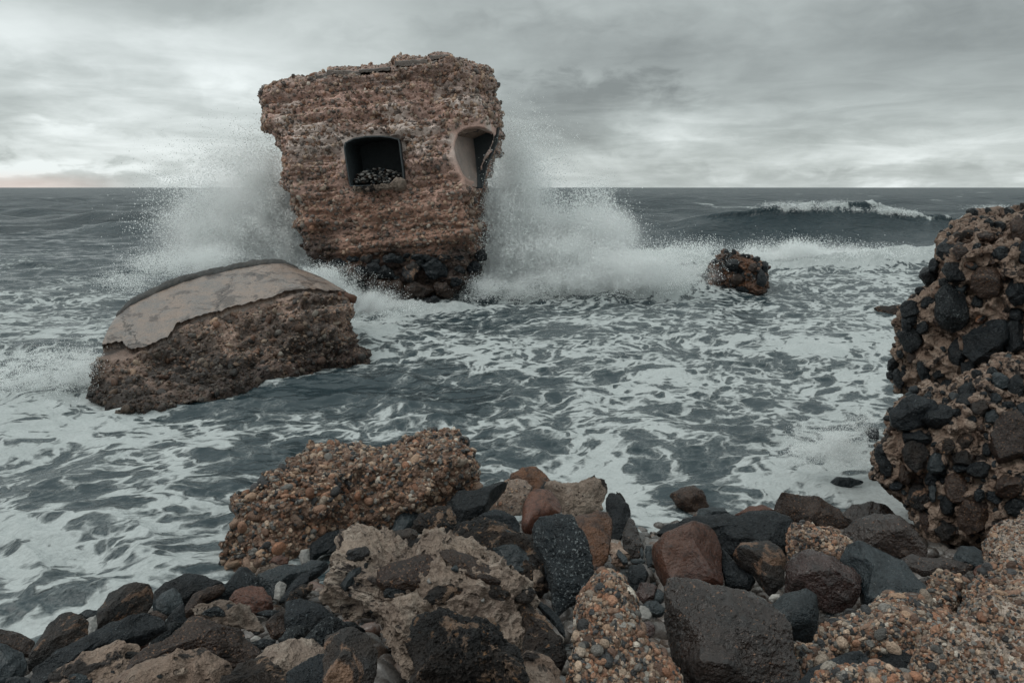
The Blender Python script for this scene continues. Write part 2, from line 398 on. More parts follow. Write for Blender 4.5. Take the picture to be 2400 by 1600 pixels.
M['brown'] = rock_mat('brown_granite', (0.0257, 0.0141, 0.0104), (0.0440, 0.0251, 0.0172), (0.0086, 0.0073, 0.0073), .36, spk=(.22, .12, .07), spk_amt=.38, spk_scale=85, bump=.016, spec=0.35, coat=0.1)
M['red'] = rock_mat('red_granite', (0.0808, 0.0306, 0.0204), (0.1190, 0.0510, 0.0314), (0.0272, 0.0153, 0.0127), .36, spk=(.012, .012, .014), spk_amt=.45, spk_scale=90, bump=.010, coat=0.12, spec=0.35)
M['wine'] = rock_mat('wet_wine_red_stone', (0.0360, 0.0122, 0.0094), (0.0612, 0.0230, 0.0166), (0.0130, 0.0072, 0.0065), .22, bump=.026, spec=0.45, spk=(.22, .17, .15), spk_amt=.1, coat=0.7)
M['wet'] = rock_mat('wet_brown_stone', (0.0220, 0.0122, 0.0092), (0.0398, 0.0226, 0.0172), (0.0086, 0.0061, 0.0061), .20, bump=.034, spec=0.4, spk=(.26, .13, .07), spk_amt=.24, spk_scale=60, coat=0.75)
M['orange'] = rock_mat('rusty_stone', (0.1615, 0.0680, 0.0306), (0.0808, 0.0425, 0.0272), (0.0170, 0.0145, 0.0153), .36, patch=(.014, .018, .021), patch_amt=.38, bump=.018)
M['mottled'] = rock_mat('mottled_stone', (0.0136, 0.0156, 0.0184), (0.0374, 0.0258, 0.0197), (0.0061, 0.0075, 0.0088), .38, patch=(.22, .13, .085), patch_amt=.24, patch_scale=6, bump=.028, coat=0.15, spec=0.35)
M['tan'] = rock_mat('pale_mortar', (0.3420, 0.2660, 0.2137), (0.2375, 0.1805, 0.1472), (0.4370, 0.3657, 0.3087), .7, patch=(.040, .032, .030), patch_amt=.20, patch_scale=3.4, bump=.034, pits=1.3, spec=.3)
M['mortar'] = rock_mat('eroded_mortar', (.40, .29, .225), (.28, .19, .145), (.50, .40, .33), .65, patch=(.035, .028, .026), patch_amt=.22, patch_scale=5, bump=.036, pits=1.1, spec=.35)
M['crust'] = rock_mat('lichen_crust', (0.0160, 0.0160, 0.0168), (0.0480, 0.0336, 0.0264), (0.0080, 0.0096, 0.0120), .5, patch=(.30, .20, .14), patch_amt=.27, patch_scale=8, bump=.055, spk=(.34, .19, .10), spk_amt=.3, spk_scale=34, pits=1., spec=.4)
M['pale'] = rock_mat('pale_stone', (.30, .28, .26), (.20, .195, .185), (.38, .36, .33), .42, bump=.008)
def cong_mat(name, rough=.6, bump=.012, spec=.4):
    m, q, b = newmat(name)
    at_ = q.new('ShaderNodeAttribute', attribute_name='Col').outputs['Color']; p = q.new('ShaderNodeTexCoord').outputs['Object']
    nB = q.noise(p, 24, 5, .65); nC = q.noise(p, 110, 3, .6)
    c = q.mix(q.ss(nC, .3, .7), q.vm('SCALE', at_, .74), q.vm('SCALE', at_, 1.28))
    c = q.mix(q.m('MULTIPLY', q.ss(nB, .58, .72), .45), c, q.vm('SCALE', at_, .45))
    q.put(b.inputs['Base Color'], c); q.put(b.inputs['Roughness'], q.ss(nB, .3, .7, rough - .15, rough + .15))
    b.inputs['Specular IOR Level'].default_value = spec
    q.put(b.inputs['Normal'], q.bump(q.m('ADD', nB, q.m('MULTIPLY', nC, .3)), bump)); return m
M['cong'] = cong_mat('pebble_concrete', .42, .03)
M['slab'] = rock_mat('smooth_old_concrete', (.23, .165, .13), (.15, .13, .12), (.28, .21, .17), .40, patch=(.075, .052, .042), patch_amt=.30, patch_scale=2.2, bump=.007, crack=.6, coat=.35, spk=(.05, .045, .04), spk_amt=.34, spk_scale=30)
M['dark_slab'] = rock_mat('dark_old_concrete', (.060, .055, .050), (.040, .042, .042), (.085, .07, .06), .65, bump=.02)
M['niche'] = rock_mat('shade_toned_concrete', (.030, .040, .045), (.022, .030, .034), (.042, .05, .052), .7, bump=.004)  # deep shade inside the openings is put into this concrete's colour
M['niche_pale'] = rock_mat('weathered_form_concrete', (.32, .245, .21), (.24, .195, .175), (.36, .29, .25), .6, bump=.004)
M['rust'] = rock_mat('rusty_edge', (.16, .065, .035), (.10, .05, .033), (.20, .12, .08), .5, bump=.006)
M['roof'] = rock_mat('weathered_roof_screed', (.12, .095, .08), (.07, .06, .055), (.18, .14, .12), .6, bump=.02)
# ================================================================== the setting: sea and shore
def foam_zone(x, y, pts):
    """sum of soft elliptical patches (x, y, rx, ry, weight)"""
    s = 0
    for (cx, cy, rx, ry, w) in pts: s = s + w*np.exp(-(((x - cx)/rx)**2 + ((y - cy)/ry)**2))
    return s
def build_sea():
    ys = [np.arange(1.5, 3.2, .03)]; y = ys[0][-1]; out = list(ys[0])
    while y < 9: y += .0135 + .0012*(y - 3); out.append(y)
    while y < 34: y += .021 + .0033*(y - 9); out.append(y)
    while y < 62: y += .105 + .004*(y - 34); out.append(y)
    while y < 30000: y *= 1.0 + .0045 + .00006*min(y, 1200); out.append(y)
    Y = np.array(out); ncol = 980
    sx = np.linspace(-1.15, 1.15, ncol)
    yy = np.repeat(Y, ncol); xx = (sx[None]*(Y[:, None] + 1.2)).ravel()
    sp = np.repeat(np.gradient(Y), ncol)
    r = np.hypot(xx, yy)
    P = np.stack([xx, yy, np.zeros_like(xx)], 1)
    rs = np.random.RandomState(11)
    z = np.zeros_like(xx)
    off = sstep(yy, 24, 60)                                   # open water
    for k in range(26):
        lam = 1.3*1.16**k; th = rs.normal(0, .55) + .25; a = .0125*lam**.95*rs.uniform(.6, 1.2)
        a = a*np.clip(lam/5.5, .5, 1)*(1 if lam < 26 else 26/lam)
        kx, ky = math.sin(th)*2*math.pi/lam, -math.cos(th)*2*math.pi/lam
        fade = np.clip(1 - (sp*2.2)/lam, 0, 1)
        w = .34 + .64*off if lam < 12 else .6*off
        ph = kx*xx + ky*yy + rs.uniform(0, 6.28) + perlin(P*.05, k)*3
        s_ = np.sin(ph); z += a*w*fade*(s_ + .35*(2*np.exp(2.0*(s_ - 1)) - .6))
    # chop
    chopw = 1.15 - .15*off
    for (sc, am) in ((.55, .085), (1.3, .050), (2.9, .026), (6.5, .012), (14, .0055)):
        fade = np.clip(1 - sp*sc*1.6, 0, 1)
        if fade.max() <= 0: continue
        i = fade > 0
        q = P[i]*sc*np.array([.62, 1.15, 1]); q = q + perlin(q*.5, 77)[:, None]*.7
        z[i] += (.42 - np.abs(perlin(q, int(sc*10)))*1.5)*am*fade[i]*chopw[i]*(1.5 if sc < 2 else 1)
    # the breaking wave far out on the right
    xq = np.array([-20, 6, 10, 14, 17.5, 21, 24, 28, 31, 36, 46, 60]); aq = np.array([0, .05, .38, 1.25, 2.0, 2.12, 1.95, 1.62, 1.35, 1.45, 1.6, 1.])
    A = np.interp(xx, xq, aq)*(1 + .10*perlin(P*.55, 3))
    yc = 47 + .9*np.sin(xx*.16) + np.interp(xx, [10, 20, 40], [1.4, 0, 2.5]); d = yy - yc
    prof = np.where(d < 0, np.exp(-(np.abs(d)/2.1)**1.15), np.exp(-(d/4.6)**1.6))
    br = A*prof; z += br - .22*np.exp(-((d + 5.5)/3.0)**2)*np.minimum(A, 1)
    lip = sstep(prof, .72, 1)*sstep(A, .8, 1.4)
    dyl = -lip*.42*np.where(d < 1.2, 1, .3)
    wave2 = .35*np.exp(-((yy - 70 - .02*xx**1.0)/2.2)**2)*sstep(fbm(P*.05, 2, 4), -.1, .3); z += wave2
    # turbulent white water
    turb = foam_zone(xx, yy, [(4.2, 20.5, 3.6, 2.6, 1.1), (9.5, 27, 9, 3.0, .8), (-1.6, 20.5, 3.0, 2.6, 1.0), (-6.5, 15.5, 2.2, 2.2, .7), (-7.4, 10.2, 1.4, 2.0, .9),
                              (-3.6, 14.6, 2.2, 1.6, 1.3), (15, 30, 7, 2.6, .75), (3.3, 7.9, .75, .6, .7), (-4.3, 5.1, 1.6, .55, .55), (-1.9, 16.8, 2.2, .9, 1.),
                              (-3.1, 4.6, .9, .35, .5)])
    turb *= .75 + .55*fbm(P*.45, 3, 21); turb = np.clip(turb, 0, 1)
    rid = np.exp(-((yy - (25.5 + .05*xx + .8*np.sin(xx*.45)))/1.7)**2)*np.clip(np.interp(xx, [-3, 1, 6, 9, 13, 17, 21, 25, 30], [0, .55, .62, .25, .55, .62, .35, .2, 0]), 0, 1)
    z += rid*(1 + .3*fbm(P*.6, 2, 5)); turb = np.maximum(turb, sstep(rid, .08, .4)*.95)
    rid2 = np.exp(-((yy - (21.3 - .08*xx))/1.1)**2)*np.interp(xx, [1, 3, 6.5, 9], [0, .42, .35, 0]); z += rid2
    ledge = np.exp(-((yy - (17.1 + .55*np.abs(xx + .4)))/.7)**2)*np.interp(xx, [-5, -3, -1.2, .6, 3, 6], [0, .28, .10, .05, .3, 0]); z += ledge
    i = turb > .02
    fade = np.clip(1.3 - sp[i]*2.0, 0, 1)
    q = P[i]*np.array([.8, 1, 1])
    b_ = (fbm(q*1.1, 5, 31, .55, True)*.17 + fbm(q*5.5, 3, 35, .55)*.035)*fade
    z[i] += turb[i]*b_*np.clip(yy[i]/16, .28, 1.25)
    # foam lines lift the skin a little; gather their strength (how much froth lies on each place)
    cov = np.full_like(xx, .465)
    cov += foam_zone(xx, yy, [(5, 12.5, 6, 3.2, .11), (8, 17, 8, 5, .07), (-7, 13, 3, 3.4, .06), (-10, 18, 6, 6, .12), (-3.9, 5.3, 1.3, .6, .20), (4.5, 8.3, 1.4, 1.2, .10), (1.0, 6.9, .35, 1.1, .16), (-6, 8.2, 1.5, 1.2, .12),
                              (-3.3, 9.9, 2.6, .9, -.22), (-2.2, 11.2, 1.5, 1.2, -.12), (-1.6, 9.5, 2.4, .6, -.03), (-.9, 7.4, 1.2, .7, -.18), (2.4, 7.0, .8, .8, -.10), (-1.8, 7.0, 1.6, .8, -.09), (0.5, 16.3, 4, .8, -.16),
                              (-4.6, 8.0, 2., .7, .10), (-8, 9, 2, 2, .18), (6, 10, 2, 2, -.02), (3.8, 7.9, 1, .8, .18), (10, 23, 6, 3, .12), (1.5, 13.8, 2, .9, -.12)])
    far = sstep(yy, 27, 37); left = sstep(xx, -3, -9)*sstep(yy, 14, 24)
    cov = cov*(1 - far) + .10*far; cov = cov*(1 - left*.55) + .16*left*(1 - far)*.6
    cov -= .40*sstep(xx, 8, 11)*np.exp(-((d + 6.5)/4)**2)
    cov += .21*fbm(P*.45, 3, 61) - .02*sstep(xx, 0, 4)
    wlp = on_z(*crop('I', [(190, 1000), (330, 1062), (600, 1035), (830, 980), (1100, 905), (1400, 830), (1600, 765), (1795, 735)]).T, 0.)[:, :2]
    nb = (yy > 8) & (yy < 14) & (xx < -1) & (xx > -8); dd = np.full(nb.sum(), 9.); pb_ = P[nb][:, :2]
    for i_ in range(7):
        a_, e_2 = wlp[i_], wlp[i_ + 1] - wlp[i_]; t_2 = np.clip(((pb_ - a_) @ e_2)/(e_2 @ e_2), 0, 1); dd = np.minimum(dd, np.linalg.norm(pb_ - a_ - t_2[:, None]*e_2, axis=1))
    cov[nb] += .34*np.exp(-(dd/.16)**2)*(.6 + .8*perlin(P[nb]*2.2, 5))
    zs_ = zshore(xx, yy); cov += .20*np.exp(-((zs_ + .12)/.22)**2)*(yy < 9)*sstep(perlin(P*.9, 15), -.3, .3)
    cov = np.maximum(cov, turb*1.15)
    crest = np.exp(-((d + .25 + .5*perlin(P*.8, 19))/(.38 + .4*np.clip(perlin(P*.5, 29), 0, 1)))**2)*sstep(A + .35*perlin(P*1.3, 9), 1.2, 1.7)*sstep(xx + 1.2*perlin(P*.4, 39), 17, 19.5)*(1 - .7*sstep(xx, 28, 31))*sstep(perlin(P*np.array([.9, .2, 0]), 49), -.45, -.1); crest = np.maximum(crest, np.exp(-((d - 3)/2.6)**2)*sstep(xx, 24, 27)*sstep(xx, 40, 30)*.62)
    tail = np.exp(-((d - .3)/.5)**2)*sstep(xx, 33, 36)*.62
    z += crest*np.abs(fbm(P*1.6, 3, 71))*.4
    caps = sstep(fbm(P*np.array([.10, .22, 1]), 3, 91), .5, .72)*sstep(yy, 45, 65)*.6
    cov = np.maximum.reduce([cov, crest*1.1, tail, caps])
    # level with the bed at the stones
    V = np.stack([xx, yy + dyl, z], 1)
    nr = len(Y); idx = np.arange(nr*ncol).reshape(nr, ncol)
    F = np.stack([idx[:-1, :-1], idx[:-1, 1:], idx[1:, 1:], idx[1:, :-1]], -1).reshape(-1, 4)
    me = make_mesh('sea', V, F, M['sea'], attrs=dict(cov=np.clip(cov, 0, 1.2), turb=turb, wave=np.clip(br, 0, 2)))
    tag(link('sea', me), kind='structure')
def sea_mat():
    m, q, b = newmat('sea_water')
    A_ = lambda n: q.new('ShaderNodeAttribute', attribute_name=n).outputs['Fac']
    cov, turb = A_('cov'), A_('turb')
    pos = q.new('ShaderNodeNewGeometry').outputs['Position']; x, y, z = q.sep(pos)
    p = q.comb(q.m('MULTIPLY', x, .78), q.m('MULTIPLY', q.m('ADD', y, q.m('MULTIPLY', x, -.18)), 1.0), 0.)
    nz = lambda sc, d=3: q.vm('SUBTRACT', q.noise(p, sc, d, .5, 0, True), (.5, .5, .5))
    w1, w2 = nz(.7), nz(2.6)
    pw = q.vm('ADD', p, q.vm('ADD', q.vm('SCALE', w1, 1.3), q.vm('SCALE', w2, .40)))
    def ridge(vec, sc, det, wid):
        n_ = q.noise(vec, sc, det, .5); return q.m('SUBTRACT', 1., q.m('MULTIPLY', q.m('ABSOLUTE', q.m('SUBTRACT', n_, .5)), wid))
    def cells(vec, sc, k): return q.m('SUBTRACT', 1., q.m('MULTIPLY', q.voro(vec, sc, 'DISTANCE_TO_EDGE'), k))
    pf = q.vm('ADD', pw, q.vm('SCALE', nz(9, 2), .10))
    r1, r2 = ridge(pw, 2.1, 2, 5.), cells(pw, 1.9, 3.0); r3, r4 = ridge(pf, 4.2, 2, 5.), cells(pf, 5.0, 2.7)
    big = q.noise(pw, .55, 3, .55); fine = q.noise(p, 34, 4, .65)
    n_ = q.m('ADD', q.m('MULTIPLY', r1, .22), q.m('MULTIPLY', r2, .28)); n_ = q.m('ADD', n_, q.m('MULTIPLY', r3, .15)); n_ = q.m('ADD', n_, q.m('MULTIPLY', r4, .28))
    n_ = q.m('ADD', n_, q.m('MULTIPLY', big, .30)); n_ = q.m('ADD', n_, q.m('MULTIPLY', q.m('SUBTRACT', fine, .5), .10))
    lvl = q.m('ADD', n_, q.m('MULTIPLY', q.m('SUBTRACT', cov, .5), .95))
    thick = q.ss(lvl, .665, .90); film = q.ss(lvl, .46, .82)
    foam = q.m('MAXIMUM', thick, q.m('MULTIPLY', q.m('MULTIPLY', film, q.ss(fine, .25, .7)), .34))
    foam = q.m('MULTIPLY', foam, q.ss(cov, .05, .3))
    mud = q.noise(p, .8, 3)
    wc = q.mix(mud, (.015, .030, .037), (.028, .044, .051)); wc = q.mix(q.ss(y, 9., 30.), wc, (.013, .027, .034))
    fc = q.mix(q.noise(pw, 2.2, 6, .65, .5), (.35, .38, .38), (.53, .56, .56))
    fc = q.mix(q.ss(fine, .35, .6), q.vm('SCALE', fc, .86), fc)
    q.put(b.inputs['Base Color'], q.mix(foam, wc, fc))
    q.put(b.inputs['Roughness'], q.mix(foam, (.16,)*3, (.8,)*3) if False else q.m('ADD', q.m('MULTIPLY', foam, .55), q.ss(y, 10., 120., .13, .34)))
    b.inputs['IOR'].default_value = 1.333
    q.put(b.inputs['Specular IOR Level'], q.m('SUBTRACT', .5, q.m('MULTIPLY', foam, .3)))
    # small ripples on the open skin, froth relief on the foam
    pr = q.comb(q.m('MULTIPLY', x, .55), y, 0.)
    rp = q.m('ADD', q.noise(q.vm('ADD', pr, q.vm('SCALE', w2, .3)), 9, 4, .6, .6), q.m('MULTIPLY', q.noise(pr, 2.2, 4, .6, .8), 2.2))
    prf = q.comb(q.m('MULTIPLY', x, .16), q.m('MULTIPLY', y, .34), 0.)
    rp2 = q.noise(prf, 1., 6, .68, .5)
    hgt = q.m('ADD', q.m('MULTIPLY', q.m('MULTIPLY', rp, .012), q.ss(y, 60., 16.)), q.m('MULTIPLY', q.m('MULTIPLY', rp2, 1.35), q.ss(y, 22., 70.)))
    hgt = q.m('ADD', hgt, q.m('MULTIPLY', q.m('MULTIPLY', thick, q.m('ADD', .6, q.m('ADD', q.m('MULTIPLY', fine, .35), q.m('MULTIPLY', q.noise(pw, 6, 5, .6, 1.), .9)))), .024))
    hgt = q.m('ADD', hgt, q.m('MULTIPLY', q.m('MULTIPLY', q.noise(p, 6, 6, .7), turb), .09))
    q.put(b.inputs['Normal'], q.bump(hgt, 1.0, 1.)); return m
M['sea'] = sea_mat()
build_sea()
def shore_mat():
    m, q, b = newmat('wet_shingle'); p = q.new('ShaderNodeNewGeometry').outputs['Position']
    vd = q.voro(p, 22); vc = q.voro(p, 22, out='Color'); s_ = q.sep(vc)[0]
    c = q.mix(q.ss(s_, .3, .8), (.014, .019, .022), (.05, .045, .04)); q.put(b.inputs['Base Color'], c); b.inputs['Roughness'].default_value = .35
    q.put(b.inputs['Normal'], q.bump(q.m('SUBTRACT', q.m('MULTIPLY', q.noise(p, 40, 3), .5), vd), .03)); return m
M['shore'] = shore_mat()
def build_shore():
    nx, ny = 420, 300; gx, gy = np.meshgrid(np.linspace(-9, 9, nx), np.concatenate([np.linspace(-6, 1, 40), np.linspace(1.05, 16, ny - 40)]))
    x, y = gx.ravel(), gy.ravel(); z = zshore(x, y) - .12
    P = np.stack([x, y, z*0], 1); z = z + fbm(P*1.4, 3, 8)*.08 + fbm(P*9, 2, 12)*.015
    ny = gx.shape[0]; idx = np.arange(nx*ny).reshape(ny, nx); F = np.stack([idx[:-1, :-1], idx[:-1, 1:], idx[1:, 1:], idx[1:, :-1]], -1).reshape(-1, 4)
    V = np.stack([x, y, z], 1)
    tag(link('shore', make_mesh('shore', V, F, M['shore'])), kind='structure')
    rs = np.random.RandomState(3)
    msk = lambda c, n: ((c[:, 2] > -.25) & (c[:, 1] > 1.2) & (np.abs(c[:, 0]) < 1.6 + c[:, 1]*1.0)).astype(float)
    pal = np.array([(.022, .032, .038), (.04, .052, .058), (.012, .018, .022), (.07, .075, .075), (.07, .03, .022), (.14, .13, .12), (.05, .032, .025)]); pw = np.array([.28, .22, .18, .12, .08, .04, .08])
    Vp, Fp, Cp = pebbles(V, F, 18500, .025, .16, rs, pal, pw, lev=2, embed=.25, mask=msk, flat=.62, power=2.6)
    tag(link('shingle', make_mesh('shingle', Vp, Fp, M['shingle'], col=Cp)), kind='stuff')
M['shingle'] = cong_mat('wet_pebbles', .3, .004, .6)
build_shore()
# ================================================================== the leaning concrete ruin
def rough_body(V, F, seed, amp=1., band=None, mask=None, sq=1., levels=((.9, .16), (2.6, .07), (7., .035), (17., .018))):
    N = normals(V, F); d = np.zeros(len(V))
    for k, (sc, am) in enumerate(levels): d += fbm(V*sc*(1 if k == 0 else np.array([1, 1, sq])), 2, seed + k*5, ridged=(k in (1, 2)))*am
    d -= np.mean(d)
    if band is not None: d += band(V)
    if mask is not None: d = d*mask(V)
    return V + N*(d*amp)[:, None]
RT = 18.0
NDIR = (.03, 1., .0)
def build_ruin():
    root = link('concrete_ruin', None, None, on_z(955, 715, 0.)); tag(root, 'tall leaning chunk of pebbly concrete with two gun openings, waves bursting behind it', 'ruined fort')
    out = crop('H', [(140, 345), (190, 335), (205, 305), (270, 280), (345, 258), (440, 258), (445, 240), (510, 232), (512, 210), (600, 212), (690, 212), (800, 200), (895, 188), (900, 160), (980, 152), (1080, 148), (1100, 135), (1150, 122), (1205, 122), (1250, 152), (1300, 172), (1390, 190),
        (1425, 225), (1445, 250), (1462, 300), (1465, 350), (1475, 400), (1505, 445), (1525, 500), (1522, 570), (1490, 650), (1470, 705), (1435, 760), (1402, 850), (1385, 930), (1410, 1000), (1405, 1060), (1435, 1115), (1410, 1190), (1385, 1215), (1398, 1290), (1400, 1345), (1340, 1400), (1290, 1440),
        (1240, 1500), (1190, 1600), (1100, 1700), (980, 1700), (900, 1600), (830, 1480), (760, 1420), (650, 1370), (520, 1330), (432, 1310), (412, 1240), (385, 1130), (352, 1030), (330, 960), (305, 900), (297, 830), (278, 740), (262, 650), (230, 590), (180, 555), (145, 500), (168, 440), (150, 390)])
    out = resample(out, 130)
    w = sstep(out[:, 0], 1040, 1140); wl = sstep(out[:, 0], 720, 640); wt = sstep(out[:, 1], 220, 150)
    front = out.copy(); front[:, 0] += -46*w + 12*wl; front[:, 1] += 9*wt
    c0 = out.mean(0); back = c0 + (out - c0)*np.array([.90, .93]) + np.array([8, 4])
    t0 = RT + .25*np.sin(out[:, 1]*.01); loops = np.concatenate([at(front[:, 0], front[:, 1], t0), at(out[:, 0], out[:, 1], RT + 1.5), at(out[:, 0]*.985 + 14, out[:, 1] + 2, RT + 3.4), at(back[:, 0], back[:, 1], RT + 4.6)])
    F = tube_faces(4, 130)
    # openings
    win = crop('H', [(606, 655), (612, 625), (660, 602), (730, 590), (810, 588), (870, 594), (915, 606), (922, 640), (928, 700), (940, 780), (946, 862), (790, 870), (640, 872), (632, 830), (618, 740)])
    wc = win.mean(0)
    def prism(poly, ta, tb, shrink=1.): 
        c = poly.mean(0); pb = c + (poly - c)*shrink
        m_ = at(poly[:, 0], poly[:, 1], RT); dv = np.array(NDIR); a = m_ + dv*(ta - RT); b = m_ + dv*(tb - RT)
        b = b.mean(0) + (b - b.mean(0))*shrink
        return np.concatenate([a, b]), tube_faces(2, len(poly))
    infl = win.copy()
    cutA = prism(infl, RT - 1.2, RT + 1.75)
    cor = crop('H', [(1232, 600), (1245, 560), (1290, 530), (1360, 520), (1415, 528), (1470, 545), (1462, 580), (1440, 640), (1405, 700), (1375, 770), (1380, 830), (1350, 872), (1310, 855), (1275, 810), (1240, 720), (1228, 660)])
    cc = cor.mean(0); corI = cc + (cor - cc)*1.0
    cutB = prism(corI, RT - 1.2, RT + 2.2, .8)
    V, F = voxel(loops, F, .036, [cutA, cutB])
    pxy = lambda V: proj(V)
    def nearwin(V):
        p = proj(V); r = np.minimum(pdist(p, infl), pdist(p, corI)); return sstep(r, 0, 16)
    band = lambda V: (fbm(np.stack([V[:, 0]*.35, V[:, 1]*.35, (V[:, 2] - .10*V[:, 0])*3.0], 1), 3, 41)*.19 + (fbm(np.stack([V[:, 0]*.6, V[:, 1]*.6, (V[:, 2] - .10*V[:, 0])*6.5], 1), 2, 47, ridged=True) - .3)*.07)
    V = rough_body(V, F, 1, 1., band, nearwin, sq=2.6, levels=((.9, .14), (2.2, .085), (5., .055), (12., .032)))
    zr = V[:, 2]; n_ = fbm(V*.8, 3, 55)
    col = matrix_col(V, (.46, .30, .25), .42, 4, 1.6)
    warm = sstep(zr + n_*.5, 3.6, 2.3)[:, None]; col = col*(1 - warm*.65) + np.array([.26, .125, .075])*warm*.65
    pale = (sstep(zr, 3.4, 4.2)*sstep(zr, 6.2, 5.2)*sstep(n_ + .3*perlin(V*3, 5), -.1, .2))[:, None]; col = col*(1 - pale*.75) + np.array([.66, .57, .52])*pale*.75
    dark = np.clip(sstep(zr + n_*.9, 2.1, 1.0), 0, 1)[:, None]; col = col*(1 - dark*.8) + np.array([.022, .024, .026])*dark*.8
    top = (sstep(zr + n_*.4 - .08*V[:, 0], 5.6, 6.1))[:, None]; col = col*(1 - top*.45) + np.array([.09, .075, .065])*top*.45
    dk = lambda P: 1 - .78*np.clip(sstep(P[:, 2] + fbm(P*.8, 3, 55)*.9, 2.1, 1.0), 0, 1)
    rs = np.random.RandomState(8)
    msk = lambda c, n: (n[:, 1] < .45)*(sstep(np.minimum(pdist(proj(c), infl), pdist(proj(c), corI)), 3, 12))
    pb = pebbles(V, F, 42000, .03, .15, rs, lev=0, embed=.48, mask=msk, power=3., darken=dk, mute=.30, mc=(.34, .24, .19))
    edge = lambda c, n: (np.abs(n[:, 1]) < .6)*(c[:, 2] > .5)*(n[:, 2] < .7)*(np.minimum(pdist(proj(c), infl), pdist(proj(c), corI)) > 25)*1.
    pe = pebbles(V, F, 1500, .08, .22, rs, lev=1, embed=.15, mask=edge, power=2.5, darken=dk)
    V, F, C_ = merge([(V, F, col), pb, pe])
    solid('wall', V, F, M['cong'], root, col=C_)
    # linings of the openings: smooth cast concrete sheets set inside the cut
    def shell(nm, poly, ta, depth, shrink, mat, thick=.09, skip=(), dirv=NDIR):
        n = len(poly); a = at(poly[:, 0], poly[:, 1], ta); dv = np.array(dirv); b = a + dv*depth; b = b.mean(0) + (b - b.mean(0))*shrink
        ctr = a.mean(0); 
        oa = a + (a - ctr)/np.linalg.norm(a - ctr, axis=1)[:, None]*thick; ob = b + (b - b.mean(0))/np.linalg.norm(b - b.mean(0), axis=1)[:, None]*thick
        V = np.concatenate([a, b, oa, ob + dv*thick]); F = []
        for i in range(n):
            j = (i + 1) % n; F += [(i, i + n, j + n), (i, j + n, j), (2*n + i, 2*n + j, 3*n + j), (2*n + i, 3*n + j, 3*n + i), (i, j, 2*n + j), (i, 2*n + j, 2*n + i)]
        for i in range(1, n - 1): F += [(n, n + i + 1, n + i), (3*n, 3*n + i, 3*n + i + 1)]
        me_o = solid(nm, V, np.array(F), mat, root, smooth=False); return a, b
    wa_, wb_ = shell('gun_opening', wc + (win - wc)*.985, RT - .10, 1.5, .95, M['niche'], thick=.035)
    # corner opening: two cast walls meeting in a deep corner, and a soffit
    def sheet(nm, pts, mat, th=.07):
        P_ = np.array([at(crop('H', (x_, y_))[0], crop('H', (x_, y_))[1], t_) for (x_, y_, t_) in pts]); n = len(P_)
        nrm = np.cross(P_[1] - P_[0], P_[2] - P_[0]); nrm /= np.linalg.norm(nrm); nrm = nrm if nrm[1] > 0 else -nrm
        V = np.concatenate([P_, P_ + nrm*th]); F = []
        for i in range(1, n - 1): F += [(0, i, i + 1), (n, n + i + 1, n + i)]
        for i in range(n): j = (i + 1) % n; F += [(i, n + i, n + j), (i, n + j, j)]
        return solid(nm, V, np.array(F), mat, root, smooth=False)
    r0 = RT
    sheet('opening_cheek', [(1226, 575, r0 + .05), (1352, 600, r0 + 1.3), (1366, 700, r0 + 1.2), (1368, 878, r0 + .8), (1310, 868, r0 + .2), (1262, 815, r0 + .05), (1226, 700, r0 + .05)], M['niche_pale'])
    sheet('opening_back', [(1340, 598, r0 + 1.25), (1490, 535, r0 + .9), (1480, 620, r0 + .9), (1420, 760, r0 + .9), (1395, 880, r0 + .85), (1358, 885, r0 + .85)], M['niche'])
    sheet('opening_soffit', [(1222, 585, r0 + .1), (1250, 545, r0 + .15), (1300, 522, r0 + .3), (1380, 512, r0 + .4), (1490, 530, r0 + .8), (1350, 604, r0 + 1.3)], M['mortar'])
    # sill lip
    sv, sf = rock_geo(crop('H', [(635, 872), (700, 868), (770, 866), (800, 862), (880, 856), (948, 852), (950, 872), (900, 890), (820, 892), (770, 900), (700, 906), (650, 905)]), RT - .22, 31, 0, 1.5, level=4, facets=3, rough=.6)
    solid('window_sill', sv, sf, M['tan'], root)
    for k, (x_, y_, w_, h_, r_) in enumerate([(600, 222, 95, 14, 2), (480, 247, 42, 13, 0), (990, 162, 95, 15, -4), (400, 262, 60, 10, 2), (1165, 130, 62, 12, -3), (780, 206, 90, 9, -5), (240, 300, 60, 12, -22)]):
        rk = np.random.RandomState(60 + k); n_ = 14; ux = np.concatenate([np.linspace(-1, 1, n_), np.linspace(1, -1, n_)])
        uy = np.concatenate([-.75 + rk.uniform(-.22, .22, n_), 1. + rk.uniform(-.5, .2, n_)]); ca, sa = math.cos(math.radians(r_)), math.sin(math.radians(r_))
        pl = crop('H', np.stack([x_ + ux*w_*ca - uy*h_*sa, y_ + ux*w_*sa + uy*h_*ca], 1)); vv_ = []
        for dt_ in (.30, .36, .9, 1.5):
            q_ = pl.copy(); q_[:, 0] += rk.uniform(-2, 2, len(pl)); q_[:, 1] += rk.uniform(-.7, .7, len(pl)) + (1.2 if dt_ == .30 else 0); vv_.append(at(q_[:, 0], q_[:, 1], RT + dt_))
        N2 = 2*n_; vv_ = np.concatenate(vv_); ff = []
        for l_ in range(3):
            for i_ in range(N2): j_ = (i_ + 1) % N2; ff += [(l_*N2 + i_, l_*N2 + j_, l_*N2 + N2 + j_), (l_*N2 + i_, l_*N2 + N2 + j_, l_*N2 + N2 + i_)]
        for l_ in (0, 3*N2):
            for i_ in range(n_ - 1): c_ = (l_ + i_, l_ + i_ + 1, l_ + N2 - 2 - i_, l_ + N2 - 1 - i_); ff += [(c_[0], c_[1], c_[2]), (c_[0], c_[2], c_[3])]
        solid('roof_fragment', vv_, np.array(ff), M['roof'], root, smooth=False)
